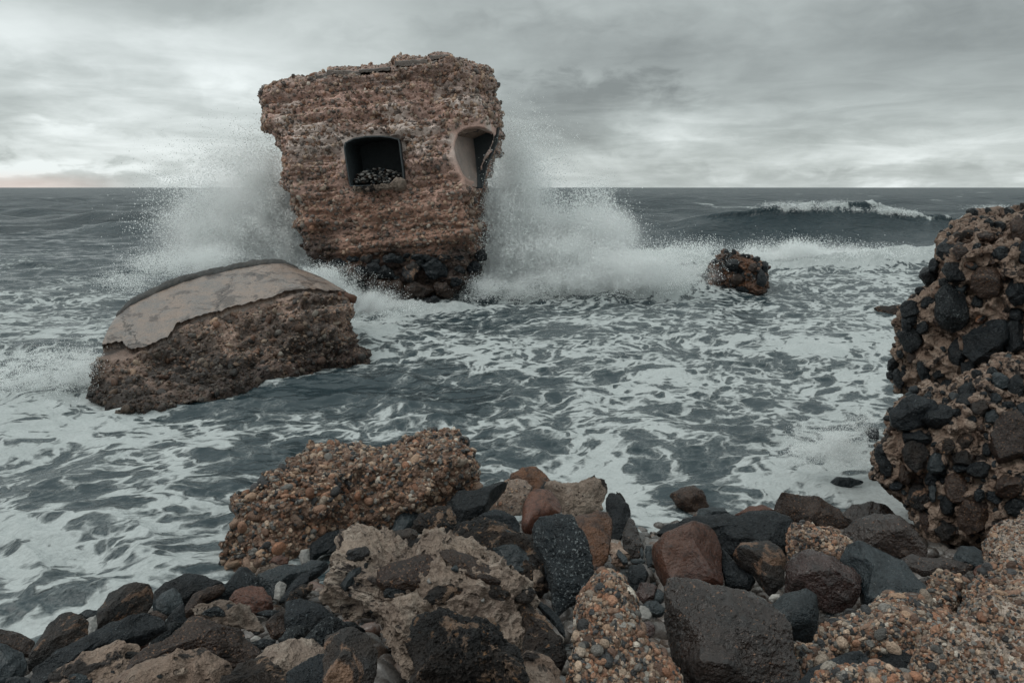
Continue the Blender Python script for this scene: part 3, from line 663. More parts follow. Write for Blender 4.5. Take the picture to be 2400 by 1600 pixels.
    for k, (x_, y_, rx, ry, kd) in enumerate([(880, 1295, 72, 30, 'black'), (970, 1275, 28, 20, 'black'), (1060, 1282, 66, 20, 'black'), (1180, 1283, 42, 18, 'mottled'), (845, 1370, 54, 36, 'black'), (985, 1360, 64, 54, 'mottled'), (1125, 1350, 80, 58, 'black'), (1032, 1322, 32, 28, 'black'),
            (1272, 1360, 48, 28, 'black'), (915, 1398, 28, 17, 'blue'), (868, 1440, 66, 34, 'brown'), (1035, 1468, 78, 42, 'brown'), (1175, 1462, 68, 46, 'brown'), (655, 1290, 50, 20, 'black'), (735, 1287, 34, 16, 'mottled'), (783, 1302, 28, 16, 'black'), (1345, 1340, 44, 34, 'black'),
            (1258, 1282, 44, 20, 'black'), (700, 1348, 44, 30, 'black'), (770, 1352, 26, 24, 'black'), (1105, 1535, 62, 32, 'black'), (965, 1520, 50, 30, 'brown'), (1385, 1275, 30, 30, 'black'), (560, 1320, 60, 22, 'black'), (470, 1312, 40, 20, 'black'), (1250, 1420, 34, 24, 'black')]):
        sv, sf = rock_geo(crop('H', ellipse(x_, y_, rx, ry, _r.uniform(-8, 8), 9, 70 + k)), RT - .16 + (.5 if x_ > 1300 else 0), 70 + k, 0, .8, level=4, facets=7, e_=2.8, rough=.9, smooth_outline=3)
        solid('foundation_stone', sv, sf, M[kd], root)
    # pebbles thrown by the waves into the window
    pal_m = [M['pale'], M['blue'], M['pale'], M['pale'], M['brown'], M['blue']]
    base = []
    for k in range(5):
        v_, f_ = ico(2); v2 = v_*np.array([1, .75, .5])*(1 + .12*perlin(v_*2 + k*9)[:, None]); base.append(make_mesh('pebble', v2*.5, f_, pal_m[k]))
    rs = np.random.RandomState(4); fl = wa_[(wa_[:, 2] < np.sort(wa_[:, 2])[4])]
    x0, x1 = fl[:, 0].min(), fl[:, 0].max(); zf = wa_[:, 2].min() + .02; yf = wa_[:, 1].mean()
    for k in range(280):
        u, dd = rs.rand(), rs.rand()**1.4; x_ = x0 + .06 + (x1 - x0 - .12)*u; hp = (.30*math.exp(-((u - .45)/.5)**2) + .08)*min(1, dd*2.5 + .35)
        o = bpy.data.objects.new('pebble', base[rs.randint(5)]); COL.objects.link(o)
        s_ = rs.uniform(.07, .14); o.scale = (s_, s_, s_); o.rotation_euler = tuple(rs.uniform(-.6, .6, 2)) + (rs.uniform(0, 6),)
        o.location = (x_ + .03*(.08 + dd*1.0), yf + .10 + dd*.9, zf + .04 + hp*(rs.rand() if k % 3 else 1.))
        tag(o, 'small sea-worn pebble in the heap on the floor of the square gun opening', 'pebble', 'pebbles heaped in the ruin window')
def proj(V):
    d = np.asarray(V, float) - CAM; f = d[:, 1]*CP - d[:, 2]*SP; u = d[:, 1]*SP + d[:, 2]*CP
    return np.stack([1200 + FOC*d[:, 0]/f, 800 - FOC*u/f], 1)
def pdist(p, poly):
    """distance outside an outline (0 inside)"""
    inside = np.zeros(len(p), bool); D = np.full(len(p), 1e9); n = len(poly)
    for i in range(n):
        a, b = poly[i], poly[(i + 1) % n]; e = b - a
        t = np.clip(((p - a) @ e)/(e @ e + 1e-9), 0, 1); D = np.minimum(D, np.linalg.norm(p - a - t[:, None]*e, axis=1))
        c = ((a[1] > p[:, 1]) != (b[1] > p[:, 1])) & (p[:, 0] < (b[0] - a[0])*(p[:, 1] - a[1])/(b[1] - a[1] + 1e-12) + a[0]); inside ^= c
    return np.where(inside, 0, D)
build_ruin()
# ================================================================== the fallen slab block
def build_block():
    root = link('fallen_block', None, None, on_z(500, 900, 0.)); tag(root, 'fallen concrete block lying in surf, smooth arched top and rough pebbly side', 'concrete block')
    bt = crop('I', [(335, 480), (430, 395), (620, 305), (800, 245), (1000, 200), (1200, 162), (1330, 155), (1410, 190)]); tb = np.array([11.6, 11.9, 12.4, 12.9, 13.3, 13.7, 14.0, 14.2])
    ft = crop('I', [(195, 735), (360, 735), (620, 650), (730, 535), (1000, 455), (1250, 390), (1500, 330), (1755, 350)]); tf = np.array([10.1, 10.3, 10.65, 11.1, 11.5, 11.9, 12.35, 12.7])
    fm = crop('I', [(125, 855), (300, 900), (520, 860), (800, 790), (1050, 720), (1300, 640), (1550, 560), (1782, 560)]); tm = np.array([9.75, 9.8, 10.1, 10.5, 10.95, 11.4, 11.9, 12.45])
    wl = crop('I', [(190, 1000), (330, 1062), (600, 1035), (830, 980), (1100, 905), (1400, 830), (1600, 765), (1795, 735)])
    u0 = np.linspace(0, 7, 8); U = np.linspace(0, 7, 43)
    def cur(P): return np.stack([np.interp(U, u0, P[:, k]) for k in range(3)], 1)
    BT, FT, FM, WL = cur(at(bt[:, 0], bt[:, 1], tb)), cur(at(ft[:, 0], ft[:, 1], tf)), cur(at(fm[:, 0], fm[:, 1], tm)), cur(on_z(wl[:, 0], wl[:, 1], 0.))
    FB = WL + np.array([.12, .25, -.9]); BB = BT + np.array([0, .55, 0]); BB[:, 2] = -.9; TM = (BT + FT)/2
    rings = np.stack([BB, BT - [0, 0, .05], TM - [0, 0, .05], FT - [0, 0, .03], FM, WL, FB], 1); n = 7
    V = rings.reshape(-1, 3); F = tube_faces(len(U), n)
    V, F = voxel(V, F, .032)
    # smooth under the slab, rough elsewhere
    ftp = crop('I', [(195, 735), (360, 735), (620, 650), (730, 535), (1000, 455), (1250, 390), (1500, 330), (1755, 350)])
    below = lambda P: (proj(P)[:, 1] - np.interp(proj(P)[:, 0], ftp[:, 0], ftp[:, 1]))
    topm = np.maximum(sstep(below(V), -4, 8), sstep(V[:, 0], -2.85, -2.7))
    band = lambda V: fbm(np.stack([V[:, 0]*.5, V[:, 1]*.5, (V[:, 2] - .12*V[:, 0])*5.], 1), 3, 141)*.10
    V = rough_body(V, F, 101, 1.2, band, lambda V: .12 + .88*topm, levels=((1.2, .12), (3., .09), (7., .06), (15., .035)))
    n_ = fbm(V*1.2, 3, 155); col = matrix_col(V, (.33, .225, .18), .6, 104, 1.8)
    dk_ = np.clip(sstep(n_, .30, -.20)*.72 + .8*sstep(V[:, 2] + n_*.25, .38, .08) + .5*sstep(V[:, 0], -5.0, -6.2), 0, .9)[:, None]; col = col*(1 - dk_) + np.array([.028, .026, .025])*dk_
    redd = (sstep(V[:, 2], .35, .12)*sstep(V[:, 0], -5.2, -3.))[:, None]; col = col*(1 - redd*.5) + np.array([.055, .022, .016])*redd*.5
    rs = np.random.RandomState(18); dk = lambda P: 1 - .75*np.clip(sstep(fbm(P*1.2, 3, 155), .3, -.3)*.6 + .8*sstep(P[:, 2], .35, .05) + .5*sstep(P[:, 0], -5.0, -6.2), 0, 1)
    m1 = lambda c, n: (below(c) > 2)*(n[:, 1] < .5)*(c[:, 2] > -.15)*1.
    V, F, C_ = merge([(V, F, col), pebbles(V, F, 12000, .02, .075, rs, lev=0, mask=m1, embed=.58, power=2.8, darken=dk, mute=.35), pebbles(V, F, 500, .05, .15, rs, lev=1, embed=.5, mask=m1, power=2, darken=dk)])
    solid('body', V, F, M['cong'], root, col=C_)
    # smooth cast skin on top, its near edge broken
    U2 = np.linspace(.02, 6.98, 260); nv = 26
    def cur2(P): return np.stack([np.interp(U2, u0, P[:, k]) for k in range(3)], 1)
    def sm(P, k=9):
        kk = np.ones(k)/k; return np.stack([np.convolve(np.pad(P[:, i], k//2, mode='reflect', reflect_type='odd'), kk, 'valid') for i in range(3)], 1)
    B2, F2 = sm(cur2(at(bt[:, 0], bt[:, 1], tb)), 25), sm(cur2(at(ft[:, 0], ft[:, 1], tf)), 7)
    q = np.stack([U2, U2*0, U2*0], 1); jag = .975 - .09*np.abs(fbm(q*1.7, 3, 5)) - .03*perlin(q*6.3, 3) - .012*perlin(q*19, 4)
    jag = jag - .20*sstep(U2, 1.35, .75) - .05*np.exp(-((U2 - 2.6)/.25)**2)
    vv = np.linspace(0, 1, nv); Pt = B2[:, None] + (F2 - B2)[:, None]*(vv[None]*jag[:, None])[..., None]
    Pt = Pt + np.array([0, 0, 1.])*(.06 + .05*np.sin(vv*np.pi))[None, :, None]
    top = Pt.reshape(-1, 3); top = top + np.array([0, 0, 1.])*(fbm(top*2, 2, 6)*.008)[:, None]; bot = top - [0, -.01, .12]
    m_ = len(U2); idx = np.arange(m_*nv).reshape(m_, nv); o_ = m_*nv
    Fq = [np.stack([idx[:-1, :-1], idx[:-1, 1:], idx[1:, 1:], idx[1:, :-1]], -1).reshape(-1, 4)]; Fq.append(Fq[0][:, ::-1] + o_)
    for ed in (idx[:, 0], idx[:, -1], idx[0], idx[-1]): Fq.append(np.stack([ed[:-1], ed[1:], ed[1:] + o_, ed[:-1] + o_], 1))
    so = solid('smooth_top', np.concatenate([top, bot]), np.concatenate(Fq), M['slab'], root)
    # dark rim along the far edge and rusty edge at the right end
    def bar(nm, L, wv, hv, mat, seed):
        n = len(L); ang = np.linspace(0, 2*np.pi, 13)[:-1]; cs, sn = np.sign(np.cos(ang))*np.abs(np.cos(ang))**.6, np.sign(np.sin(ang))*np.abs(np.sin(ang))**.6
        V = L[:, None] + cs[None, :, None]*wv[:, None] + sn[None, :, None]*hv[:, None]; V = V.reshape(-1, 3); V = V + normals_tube(V, L, 12)*(fbm(V*5, 3, seed)*.03)[:, None]
        i = np.arange(n*12).reshape(n, 12); j = np.roll(i, -1, 1); F = np.stack([i[:-1], j[:-1], j[1:], i[1:]], -1).reshape(-1, 4)
        capv = np.stack([L[0], L[-1]]); V = np.concatenate([V, capv]); c0, c1 = n*12, n*12 + 1
        cap = [(i[0, k], j[0, k], c0, c0) for k in range(12)]
        F3 = np.concatenate([F[:, [0, 1, 2]], F[:, [0, 2, 3]], np.array([(j[0, k], i[0, k], c0) for k in range(12)]), np.array([(i[-1, k], j[-1, k], c1) for k in range(12)])])
        solid(nm, V, F3, mat, root)
    def normals_tube(V, L, k):
        d = V - np.repeat(L, k, 0); return d/(np.linalg.norm(d, axis=1)[:, None] + 1e-9)
    dirv = (F2 - B2); dirv /= np.linalg.norm(dirv, axis=1)[:, None]
    bar('broken_rim', B2 + dirv*.05 + [0, 0, .00], dirv*.17, np.tile([0, 0, .115], (m_, 1)), M['dark_slab'], 8)
    e0, e1 = at(*crop('I', (1402, 186)), 14.05), at(*crop('I', (1752, 352)), 12.72); ts = np.linspace(0, 1, 60)[:, None]; L = e0 + (e1 - e0)*ts + [-.05, 0, -.02]
    bar('rusty_edge', L, np.tile([.16, 0, -.05], (60, 1)), np.tile([0.02, 0, .085], (60, 1)), M['rust'], 9)
build_block()
# ================================================================== boulders and lumps of concrete
def depth(V): d = np.asarray(V) - CAM; return d[:, 1]*CP - d[:, 2]*SP
def surf_t(V, px, rad=14):
    p = proj(V); r = np.hypot(p[:, 0] - px[0], p[:, 1] - px[1]); k = r < rad
    if k.sum() < 3: k = r < np.sort(r)[6]
    return float(np.percentile(depth(V[k]), 15))
def auto_t(poly):
    x = poly[:, 0].mean(); y0, y1 = poly[:, 1].min(), poly[:, 1].max()
    return hit_shore(x, y0 + .68*(y1 - y0), .06)
RCOUNT = [100]
def boulder(cr, kind, pts, label, cat='boulder', name=None, dt=0., group=None, **kw):
    if kind in ('tan', 'mortar', 'crust'): kw.setdefault('erode', .55 if kind != 'crust' else .4)
    RCOUNT[0] += 1; poly = crop(cr, pts); t = auto_t(poly) + dt; ext = np.ptp(poly, 0).max()
    kw.setdefault('level', 6 if ext > 105 else 5 if ext > 40 else 4); kw.setdefault('tilt', 35)
    V, F = rock_geo(poly, t, RCOUNT[0], **kw)
    o = solid(name or 'boulder', V, F, M[kind]); tag(o, label, cat, group); return o, V
def stones_in(root, V, cr, lst, thick=.7, tilt=20, sink=.25, name='embedded_stone', lvl=None):
    for k, it in enumerate(lst):
        x, y, rx, ry, rot, kd = it[:6]; RCOUNT[0] += 1
        poly = crop(cr, ellipse(x, y, rx, ry, rot, 10, RCOUNT[0])); c = poly.mean(0)
        size = min(np.ptp(poly, 0))/2
        t = surf_t(V, c, max(6, size*.5)); rr = size/FOC*t
        px = np.ptp(poly, 0).max(); lv = lvl or (5 if px > 70 else 4 if px > 22 else 3)
        v, f = rock_geo(poly, t + rr*sink, RCOUNT[0], tilt=tilt, thick=thick, level=lv, e_=2.5, facets=7, rough=.9, smooth_outline=5)
        solid(name, v, f, M[kd], root)
def lump(cr, pts, label, name='concrete_lump', cat='concrete lump', dt=0., base=(.22, .155, .115), n=2600, smin=.008, smax=.05, big=60, bmax=.09, level=7, tilt=45, thick=.8, seed=None, t=None, dens=1.15, power=2.4, **kw):
    """pebbly concrete: a rough body with small stones standing out of it"""
    RCOUNT[0] += 1; sd = RCOUNT[0]; poly = crop(cr, pts); t_ = (auto_t(poly) if t is None else t) + dt
    V, F = rock_geo(poly, t_, sd, tilt=tilt, thick=thick, level=level, facets=kw.pop('facets', 5), rough=1.3, **kw)
    N = normals(V, F); sz = np.ptp(V, 0).max()
    V = V + N*((fbm(V*3.5, 3, sd, ridged=True) - .4)*.04*min(1.6, sz) + fbm(V*14, 3, sd + 3)*.012*min(1.5, sz))[:, None]
    c0 = matrix_col(V, base, .35, sd, 4); rs = np.random.RandomState(sd)
    vis = lambda c, n_: ((n_*(c - CAM)).sum(1)/np.linalg.norm(c - CAM, axis=1) < .35)*(c[:, 2] > -.2)*1.
    V2, F2, C2 = merge([(V, F, c0), pebbles(V, F, int(n*dens), smin*.8, smax*.85, rs, lev=1, embed=.5, mask=vis, power=power*1.2, flat=.5, mute=.08), pebbles(V, F, big, smax*.7, bmax, rs, lev=2, embed=.55, mute=.08, mask=vis, power=1.5, flat=.6)])
    o = solid(name, V2, F2, M['cong'], None, col=C2); tag(o, label, cat); return o, V
# ---- left foreground
boulder('A', 'mottled', [(250, 890), (330, 800), (420, 720), (500, 702), (570, 715), (600, 770), (605, 860), (570, 930), (400, 1010), (290, 1060), (190, 1090), (190, 1000)], 'rounded dark brown boulder at the foam edge near the left corner', dt=.05)
boulder('A', 'brown', [(-60, 820), (0, 805), (80, 815), (160, 845), (240, 900), (225, 980), (120, 990), (0, 960), (-60, 940)], 'rust-topped boulder cut by the left picture edge, just above a slate-grey one', dt=.1)
boulder('A', 'blue', [(-90, 930), (60, 930), (160, 960), (195, 1040), (160, 1120), (60, 1170), (-90, 1190)], 'slate-grey boulder filling the lower left corner below the rust-topped one')
boulder('A', 'black', [(40, 1160), (110, 1125), (190, 1140), (215, 1176), (200, 1240), (30, 1240)], 'small black stone at the very bottom left edge beside the long slab')
boulder('A', 'black', [(220, 1080), (330, 1010), (520, 925), (650, 850), (760, 785), (900, 735), (1020, 715), (1120, 735), (1160, 790), (1020, 870), (900, 905), (750, 965), (600, 1020), (430, 1075), (350, 1110), (320, 1190), (240, 1230), (210, 1150)], 'long black slab of rock lying diagonally among the lower left boulders', dt=-.05, facets=10, e_=2.8, thick=.9)
boulder('A', 'mottled', [(690, 660), (740, 580), (830, 530), (960, 500), (1040, 515), (1060, 560), (1050, 620), (1000, 690), (850, 760), (720, 820), (650, 860), (655, 770)], 'big mottled black and tan boulder standing against the white foam on the left', dt=.1)
boulder('A', 'black', [(1060, 560), (1130, 500), (1290, 450), (1400, 460), (1510, 490), (1545, 515), (1420, 590), (1300, 660), (1250, 670), (1130, 690), (1040, 650)], 'low wide black rock with a thin ledge at the water, behind a reddish slab', dt=.15)
boulder('A', 'blue', [(1050, 640), (1110, 560), (1200, 530), (1250, 570), (1270, 650), (1160, 720), (1060, 715)], 'squat blue-black rock right beside the big mottled boulder')
boulder('A', 'brown', [(1240, 700), (1290, 630), (1330, 575), (1430, 520), (1540, 495), (1560, 530), (1420, 610), (1350, 670), (1290, 720), (1220, 760)], 'narrow reddish slab wedged between the low black rock and the peaked rock')
boulder('A', 'speck', [(1360, 640), (1420, 590), (1540, 520), (1590, 450), (1650, 380), (1700, 372), (1760, 420), (1800, 500), (1850, 565), (1750, 600), (1640, 590), (1560, 620), (1450, 670), (1370, 690)], 'peaked dark stone rising above the red-brown boulder, by the foam pocket', facets=9)
boulder('A', 'red', [(1560, 640), (1620, 560), (1730, 513), (1810, 530), (1860, 580), (1885, 650), (1830, 695), (1720, 705), (1620, 690)], 'rounded red-brown boulder in front of the peaked dark stone')
boulder('A', 'blue', [(1770, 430), (1850, 390), (1960, 370), (2080, 370), (2150, 345), (2260, 365), (2200, 430), (2050, 500), (1940, 540), (1880, 600), (1840, 570), (1795, 500)], 'broad blue-grey boulder lying below the near end of the pebbly slab')
boulder('A', 'pale', [(1885, 600), (1895, 510), (1930, 478), (1975, 500), (1960, 560), (1925, 610)], 'small pale grey cobble standing upright beside the broad blue-grey boulder', cat='cobble', name='cobble')
boulder('A', 'black', [(1925, 620), (1980, 520), (2080, 430), (2150, 400), (2120, 490), (2030, 560), (1970, 620)], 'thin dark slab leaning between the pale cobble and the mortar mass')
o, V = boulder('A', 'tan', [(1285, 650), (1380, 640), (1500, 645), (1620, 655), (1720, 668), (1785, 720), (1830, 800), (1730, 860), (1560, 800), (1440, 740), (1320, 730)], 'pale mortar lump holding a dark speckled stone, behind the big triangular brown boulder', cat='mortar lump', name='mortar_lump', dt=.03)
stones_in(o, V, 'A', [(1520, 680, 130, 42, -8, 'speck'), (1770, 830, 26, 18, 0, 'black')])
boulder('A', 'brown', [(1000, 960), (1130, 890), (1230, 810), (1300, 735), (1400, 712), (1500, 770), (1600, 785), (1680, 830), (1720, 890), (1800, 950), (1815, 1000), (1700, 1050), (1500, 1080), (1380, 1050), (1250, 1060), (1100, 1110), (950, 1150), (840, 1220), (815, 1180), (900, 1040)], 'largest triangular dark brown boulder at the lower left, coarse and matt', dt=-.25, facets=9, rough=1.4)
boulder('A', 'red', [(850, 985), (880, 900), (940, 868), (1020, 865), (1030, 930), (930, 1000), (860, 1020)], 'small red-brown stone tucked between the long black slab and triangular boulder')
boulder('A', 'speck', [(1020, 920), (1060, 850), (1180, 770), (1275, 752), (1260, 800), (1150, 880), (1060, 940)], 'thin speckled dark slab against the upper flank of the triangular boulder')
o, V = boulder('A', 'mortar', [(340, 1150), (400, 1080), (600, 1035), (800, 995), (900, 970), (1010, 960), (1000, 1060), (900, 1180), (830, 1260), (330, 1260)], 'tan eroded mortar along the bottom edge below the long black slab', cat='mortar lump', name='mortar_lump', dt=-.15, tilt=45)
stones_in(o, V, 'A', [(560, 1150, 95, 50, 0, 'blue'), (905, 985, 60, 28, -10, 'mottled'), (780, 1100, 20, 14, 0, 'black')])
boulder('A', 'blue', [(580, 1045), (700, 975), (800, 965), (850, 990), (700, 1035)], 'flat grey stone lying on the bottom-left mortar under the long slab', cat='stone', name='stone', dt=-.1)
boulder('A', 'black', [(1965, 640), (2080, 598), (2200, 635), (2290, 700), (2315, 760), (2200, 800), (2120, 830), (2000, 850), (1965, 780)], 'blocky near-black boulder set left of the pale central mortar', facets=9)
boulder('A', 'brown', [(1825, 780), (1900, 710), (1975, 680), (1990, 780), (2000, 860), (1880, 870)], 'dull brown stone leaning on the left side of the blocky black boulder')
boulder('A', 'crust', [(1925, 650), (1990, 560), (2080, 510), (2155, 498), (2110, 580), (2080, 620), (1980, 670)], 'brown mottled stone behind the blocky black boulder, under pale mortar')
boulder('A', 'speck', [(1915, 890), (1975, 800), (2080, 775), (2125, 810), (2090, 870), (1990, 930)], 'smaller of two white-flecked dark stones below the blocky black boulder')
boulder('A', 'speck', [(2065, 920), (2120, 850), (2250, 755), (2352, 748), (2450, 820), (2430, 950), (2300, 970), (2180, 985)], 'larger white-flecked dark boulder at the lower left of the central mortar', dt=-.05, facets=9)
boulder('A', 'speck', [(1730, 905), (1800, 870), (1900, 875), (1895, 935), (1740, 940)], 'flat flecked stone beside the right corner of the triangular boulder', cat='stone', name='stone')
boulder('A', 'pale', ellipse(1762, 874, 38, 22, -5), 'oval whitish cobble between mortar patch and triangular boulder', cat='cobble', name='cobble', dt=-.04)
boulder('A', 'tan', [(1700, 1060), (1800, 1000), (1900, 955), (2020, 918), (2130, 928), (2235, 985), (2225, 1060), (2100, 1075), (1960, 1105)], 'smooth pale mortar patch just below the larger white-flecked boulder', cat='mortar lump', name='mortar_lump', dt=-.12, tilt=50)
boulder('A', 'crust', [(1470, 1120), (1640, 1045), (1800, 1020), (1960, 1080), (2010, 1150), (1980, 1240), (1460, 1240)], 'orange and black crusted lump at the bottom edge, right of the triangular boulder', dt=-.2, tilt=45)
o, V = boulder('A', 'mortar', [(810, 1240), (900, 1160), (1100, 1085), (1250, 1045), (1400, 1045), (1510, 1085), (1500, 1150), (1490, 1240)], 'brownish mortar at the bottom edge directly under the triangular boulder', cat='mortar lump', name='mortar_lump', dt=-.3, tilt=45)
stones_in(o, V, 'A', [(1100, 1130, 22, 14, 0, 'black'), (1240, 1100, 60, 24, -12, 'tan')])
boulder('A', 'black', [(1985, 1130), (2100, 1060), (2230, 990), (2352, 955), (2460, 1000), (2460, 1250), (1985, 1250)], 'dark crusty boulder at the bottom edge below the white-flecked ones', dt=-.25, rough=1.4)
boulder('A', 'black', [(1145, 740), (1200, 660), (1265, 638), (1280, 720), (1310, 760), (1180, 800)], 'small black stone under the narrow reddish slab')
boulder('A', 'black', [(1760, 700), (1830, 670), (1925, 675), (1915, 705), (1850, 725)], 'thin black chip right of the white mortar lump', cat='stone', name='stone')
boulder('A', 'brown', [(1015, 695), (1080, 680), (1155, 720), (1130, 750), (1030, 725)], 'small brown stone under the mottled boulder and above the long slab', cat='stone', name='stone')
boulder('A', 'blue', [(540, 705), (600, 675), (675, 672), (670, 722), (600, 735)], 'flat grey stone half drowned in foam left of the mottled boulder', cat='stone', name='stone')
boulder('A', 'pale', [(590, 745), (665, 705), (670, 790), (640, 860), (600, 880)], 'pale stone in the gap between dark brown and mottled boulders', cat='stone', name='stone')
# ---- the pebbly slab in the middle and what lies round it
o, V = lump('C', [(285, 690), (400, 620), (520, 550), (740, 390), (790, 318), (880, 290), (1000, 285), (1150, 270), (1260, 290), (1400, 255), (1480, 230), (1570, 165), (1700, 130), (1740, 115), (1840, 150), (1890, 220), (1890, 280), (1970, 350), (1965, 430), (1900, 480), (1700, 540), (1560, 640), (1420, 660), (1200, 680), (1000, 760), (900, 830), (830, 910), (740, 940), (540, 1000), (450, 1040), (300, 1010), (150, 970), (280, 870), (285, 760)],
    'long tilted slab of orange pebbly concrete rising from the water in the middle', name='pebbly_slab', cat='concrete slab', t=6.15, tilt=52, thick=.62, n=13000, smin=.012, smax=.07, big=240, bmax=.12, level=7, smooth_outline=3, e_=3.2, facets=3, base=(.17, .105, .075))
boulder('C', 'red', [(540, 990), (560, 955), (620, 945), (670, 970), (660, 1000), (600, 1012)], 'crimson pebble-like cobble at the foot of the pebbly slab', cat='cobble', name='cobble', dt=-.1)
boulder('C', 'pale', [(735, 950), (750, 910), (810, 900), (812, 990), (760, 1010)], 'pale grey angular stone at the foot of the pebbly slab', cat='stone', name='stone', dt=-.1)
boulder('C', 'tan', [(445, 1065), (500, 1010), (560, 995), (640, 1010), (725, 1000), (740, 1030), (600, 1040), (500, 1080)], 'thin pale mortar strip between pebbly slab and broad blue-grey boulder', cat='mortar lump', name='mortar_lump')
o, V = boulder('C', 'tan', [(1003, 700), (1040, 620), (1110, 550), (1260, 510), (1400, 515), (1425, 600), (1400, 640), (1260, 700), (1180, 780), (1060, 790), (1010, 760)], 'cream mortar boulder with a dark cap leaning on the pebbly slab', cat='mortar lump', name='mortar_lump', dt=-.05)
stones_in(o, V, 'C', [(1330, 560, 80, 40, 8, 'mottled'), (1085, 660, 52, 44, -30, 'crust')])
boulder('C', 'brown', [(860, 830), (900, 770), (1000, 700), (1030, 760), (960, 800), (880, 850)], 'brown mottled stone leaning on the front face of the pebbly slab')
boulder('C', 'black', [(1225, 770), (1260, 700), (1340, 640), (1405, 650), (1400, 700), (1360, 790), (1240, 790)], 'smaller dark boulder right under the cream mortar boulder')
boulder('C', 'blue', [(1370, 780), (1400, 680), (1440, 625), (1500, 600), (1580, 650), (1540, 720), (1450, 790)], 'blue-black rounded boulder between the smaller dark one and the speckled stone')
boulder('C', 'crust', [(1500, 770), (1560, 690), (1660, 642), (1760, 655), (1810, 730), (1840, 830), (1830, 890), (1700, 800), (1600, 790)], 'speckled grey-brown boulder left of the crested mortar mass')
boulder('C', 'black', [(803, 970), (820, 870), (920, 790), (1010, 768), (1070, 790), (960, 910), (820, 975)], 'upright black slab below the cream mortar boulder, left of its twin', facets=9)
boulder('C', 'black', [(920, 940), (1000, 850), (1100, 775), (1170, 745), (1240, 770), (1225, 800), (1120, 850), (1000, 925)], 'long black slab lying against the upright black slab, nearer the centre')
boulder('C', 'blue', [(1070, 880), (1130, 820), (1250, 785), (1330, 790), (1300, 830), (1180, 865)], 'low grey stone peeping over the top of the central mortar mass')
# ---- centre
boulder('B', 'black', [(695, 400), (760, 322), (880, 290), (960, 258), (1050, 232), (1110, 250), (1070, 300), (1010, 360), (970, 430), (880, 480), (790, 515), (720, 475)], 'largest smooth black boulder right of the pebbly slab, rounded like a loaf', dt=-.05, rough=.5, thick=.95)
boulder('B', 'black', [(640, 410), (650, 320), (700, 283), (830, 262), (910, 258), (860, 310), (760, 350), (700, 400), (670, 440)], 'smooth black boulder half hidden behind the loaf-shaped one', dt=.1, rough=.5)
boulder('B', 'orange', [(1113, 225), (1140, 170), (1210, 133), (1300, 145), (1370, 190), (1410, 230), (1452, 272), (1370, 295), (1270, 290), (1190, 250)], 'orange and black boulder topmost of the central group, at the water', dt=.15)
o, V = lump('B', [(980, 420), (990, 350), (1050, 305), (1060, 275), (1100, 235), (1180, 218), (1240, 235), (1278, 280), (1255, 340), (1220, 410), (1200, 460), (1080, 450)], 'lumpy brown mortar knob between the loaf-shaped boulder and red boulder', name='mortar_lump', cat='mortar lump', n=500, smin=.006, smax=.03, big=8, bmax=.05, level=6, base=(.20, .15, .12), dt=.0, tilt=30)
boulder('B', 'red', [(1200, 540), (1212, 410), (1250, 325), (1310, 290), (1390, 300), (1450, 340), (1477, 400), (1465, 460), (1380, 490), (1290, 540), (1230, 580)], 'smooth brick-red boulder standing beside the mortar knob', rough=.4, facets=4)
o, V = boulder('B', 'tan', [(1375, 290), (1480, 258), (1580, 248), (1700, 228), (1755, 265), (1790, 420), (1720, 450), (1560, 490), (1480, 470), (1460, 400), (1420, 330)], 'grey-tan concrete block behind the brick-red boulder, a dark shard on top', cat='concrete block', name='concrete_block', dt=.1, facets=9)
boulder('B', 'black', [(1590, 290), (1610, 240), (1660, 190), (1690, 176), (1703, 200), (1690, 240), (1640, 290), (1600, 330), (1580, 362), (1533, 342), (1545, 300)], 'slim dark shard lying on the grey-tan concrete block', cat='stone', name='stone', dt=-.28, thick=.9)
boulder('B', 'black', [(1760, 330), (1790, 308), (1860, 318), (1922, 390), (1932, 460), (1912, 560), (1850, 615), (1800, 640), (1795, 480), (1770, 420)], 'tall black boulder on the right side of the grey-tan block', facets=9)
boulder('B', 'crust', [(1820, 315), (1840, 278), (1880, 308), (1920, 370), (1960, 460), (1900, 440), (1860, 360)], 'thin pointed shard behind the tall black boulder at the water', cat='stone', name='stone', dt=.1)
boulder('B', 'wet', [(1920, 470), (1955, 480), (2000, 600), (2025, 660), (2000, 730), (1930, 745), (1880, 690), (1875, 600)], 'tall wet brown rock on the waterline right of the black boulder')
boulder('B', 'mortar', [(1815, 640), (1870, 610), (1890, 700), (1900, 760), (1850, 770), (1815, 700)], 'patch of grey mortar at the foot of the tall black boulder', cat='mortar lump', name='mortar_lump')
boulder('B', 'orange', [(1543, 490), (1620, 440), (1710, 413), (1780, 430), (1814, 480), (1807, 600), (1780, 730), (1740, 790), (1690, 820), (1640, 700), (1600, 590)], 'upright orange-brown block between the two largest black rocks', facets=9, e_=2.9, dt=0)
boulder('B', 'speck', [(1275, 530), (1320, 488), (1440, 448), (1530, 470), (1570, 530), (1622, 590), (1645, 690), (1692, 850), (1640, 940), (1550, 1030), (1440, 1110), (1400, 1010), (1410, 900), (1345, 730), (1300, 640)], 'huge rough black angular boulder in the middle of the foreground', facets=12, e_=2.8, rough=1.6, dt=-.1)
o, V = boulder('B', 'crust', [(785, 520), (900, 475), (980, 472), (1060, 508), (1180, 570), (1260, 600), (1307, 640), (1315, 720), (1375, 810), (1390, 900), (1330, 960), (1240, 940), (1100, 840), (980, 760), (820, 700), (780, 600)], 'crested grey-brown mortar mass left of the huge black boulder', cat='mortar lump', name='mortar_lump', dt=0, facets=8, tilt=40)
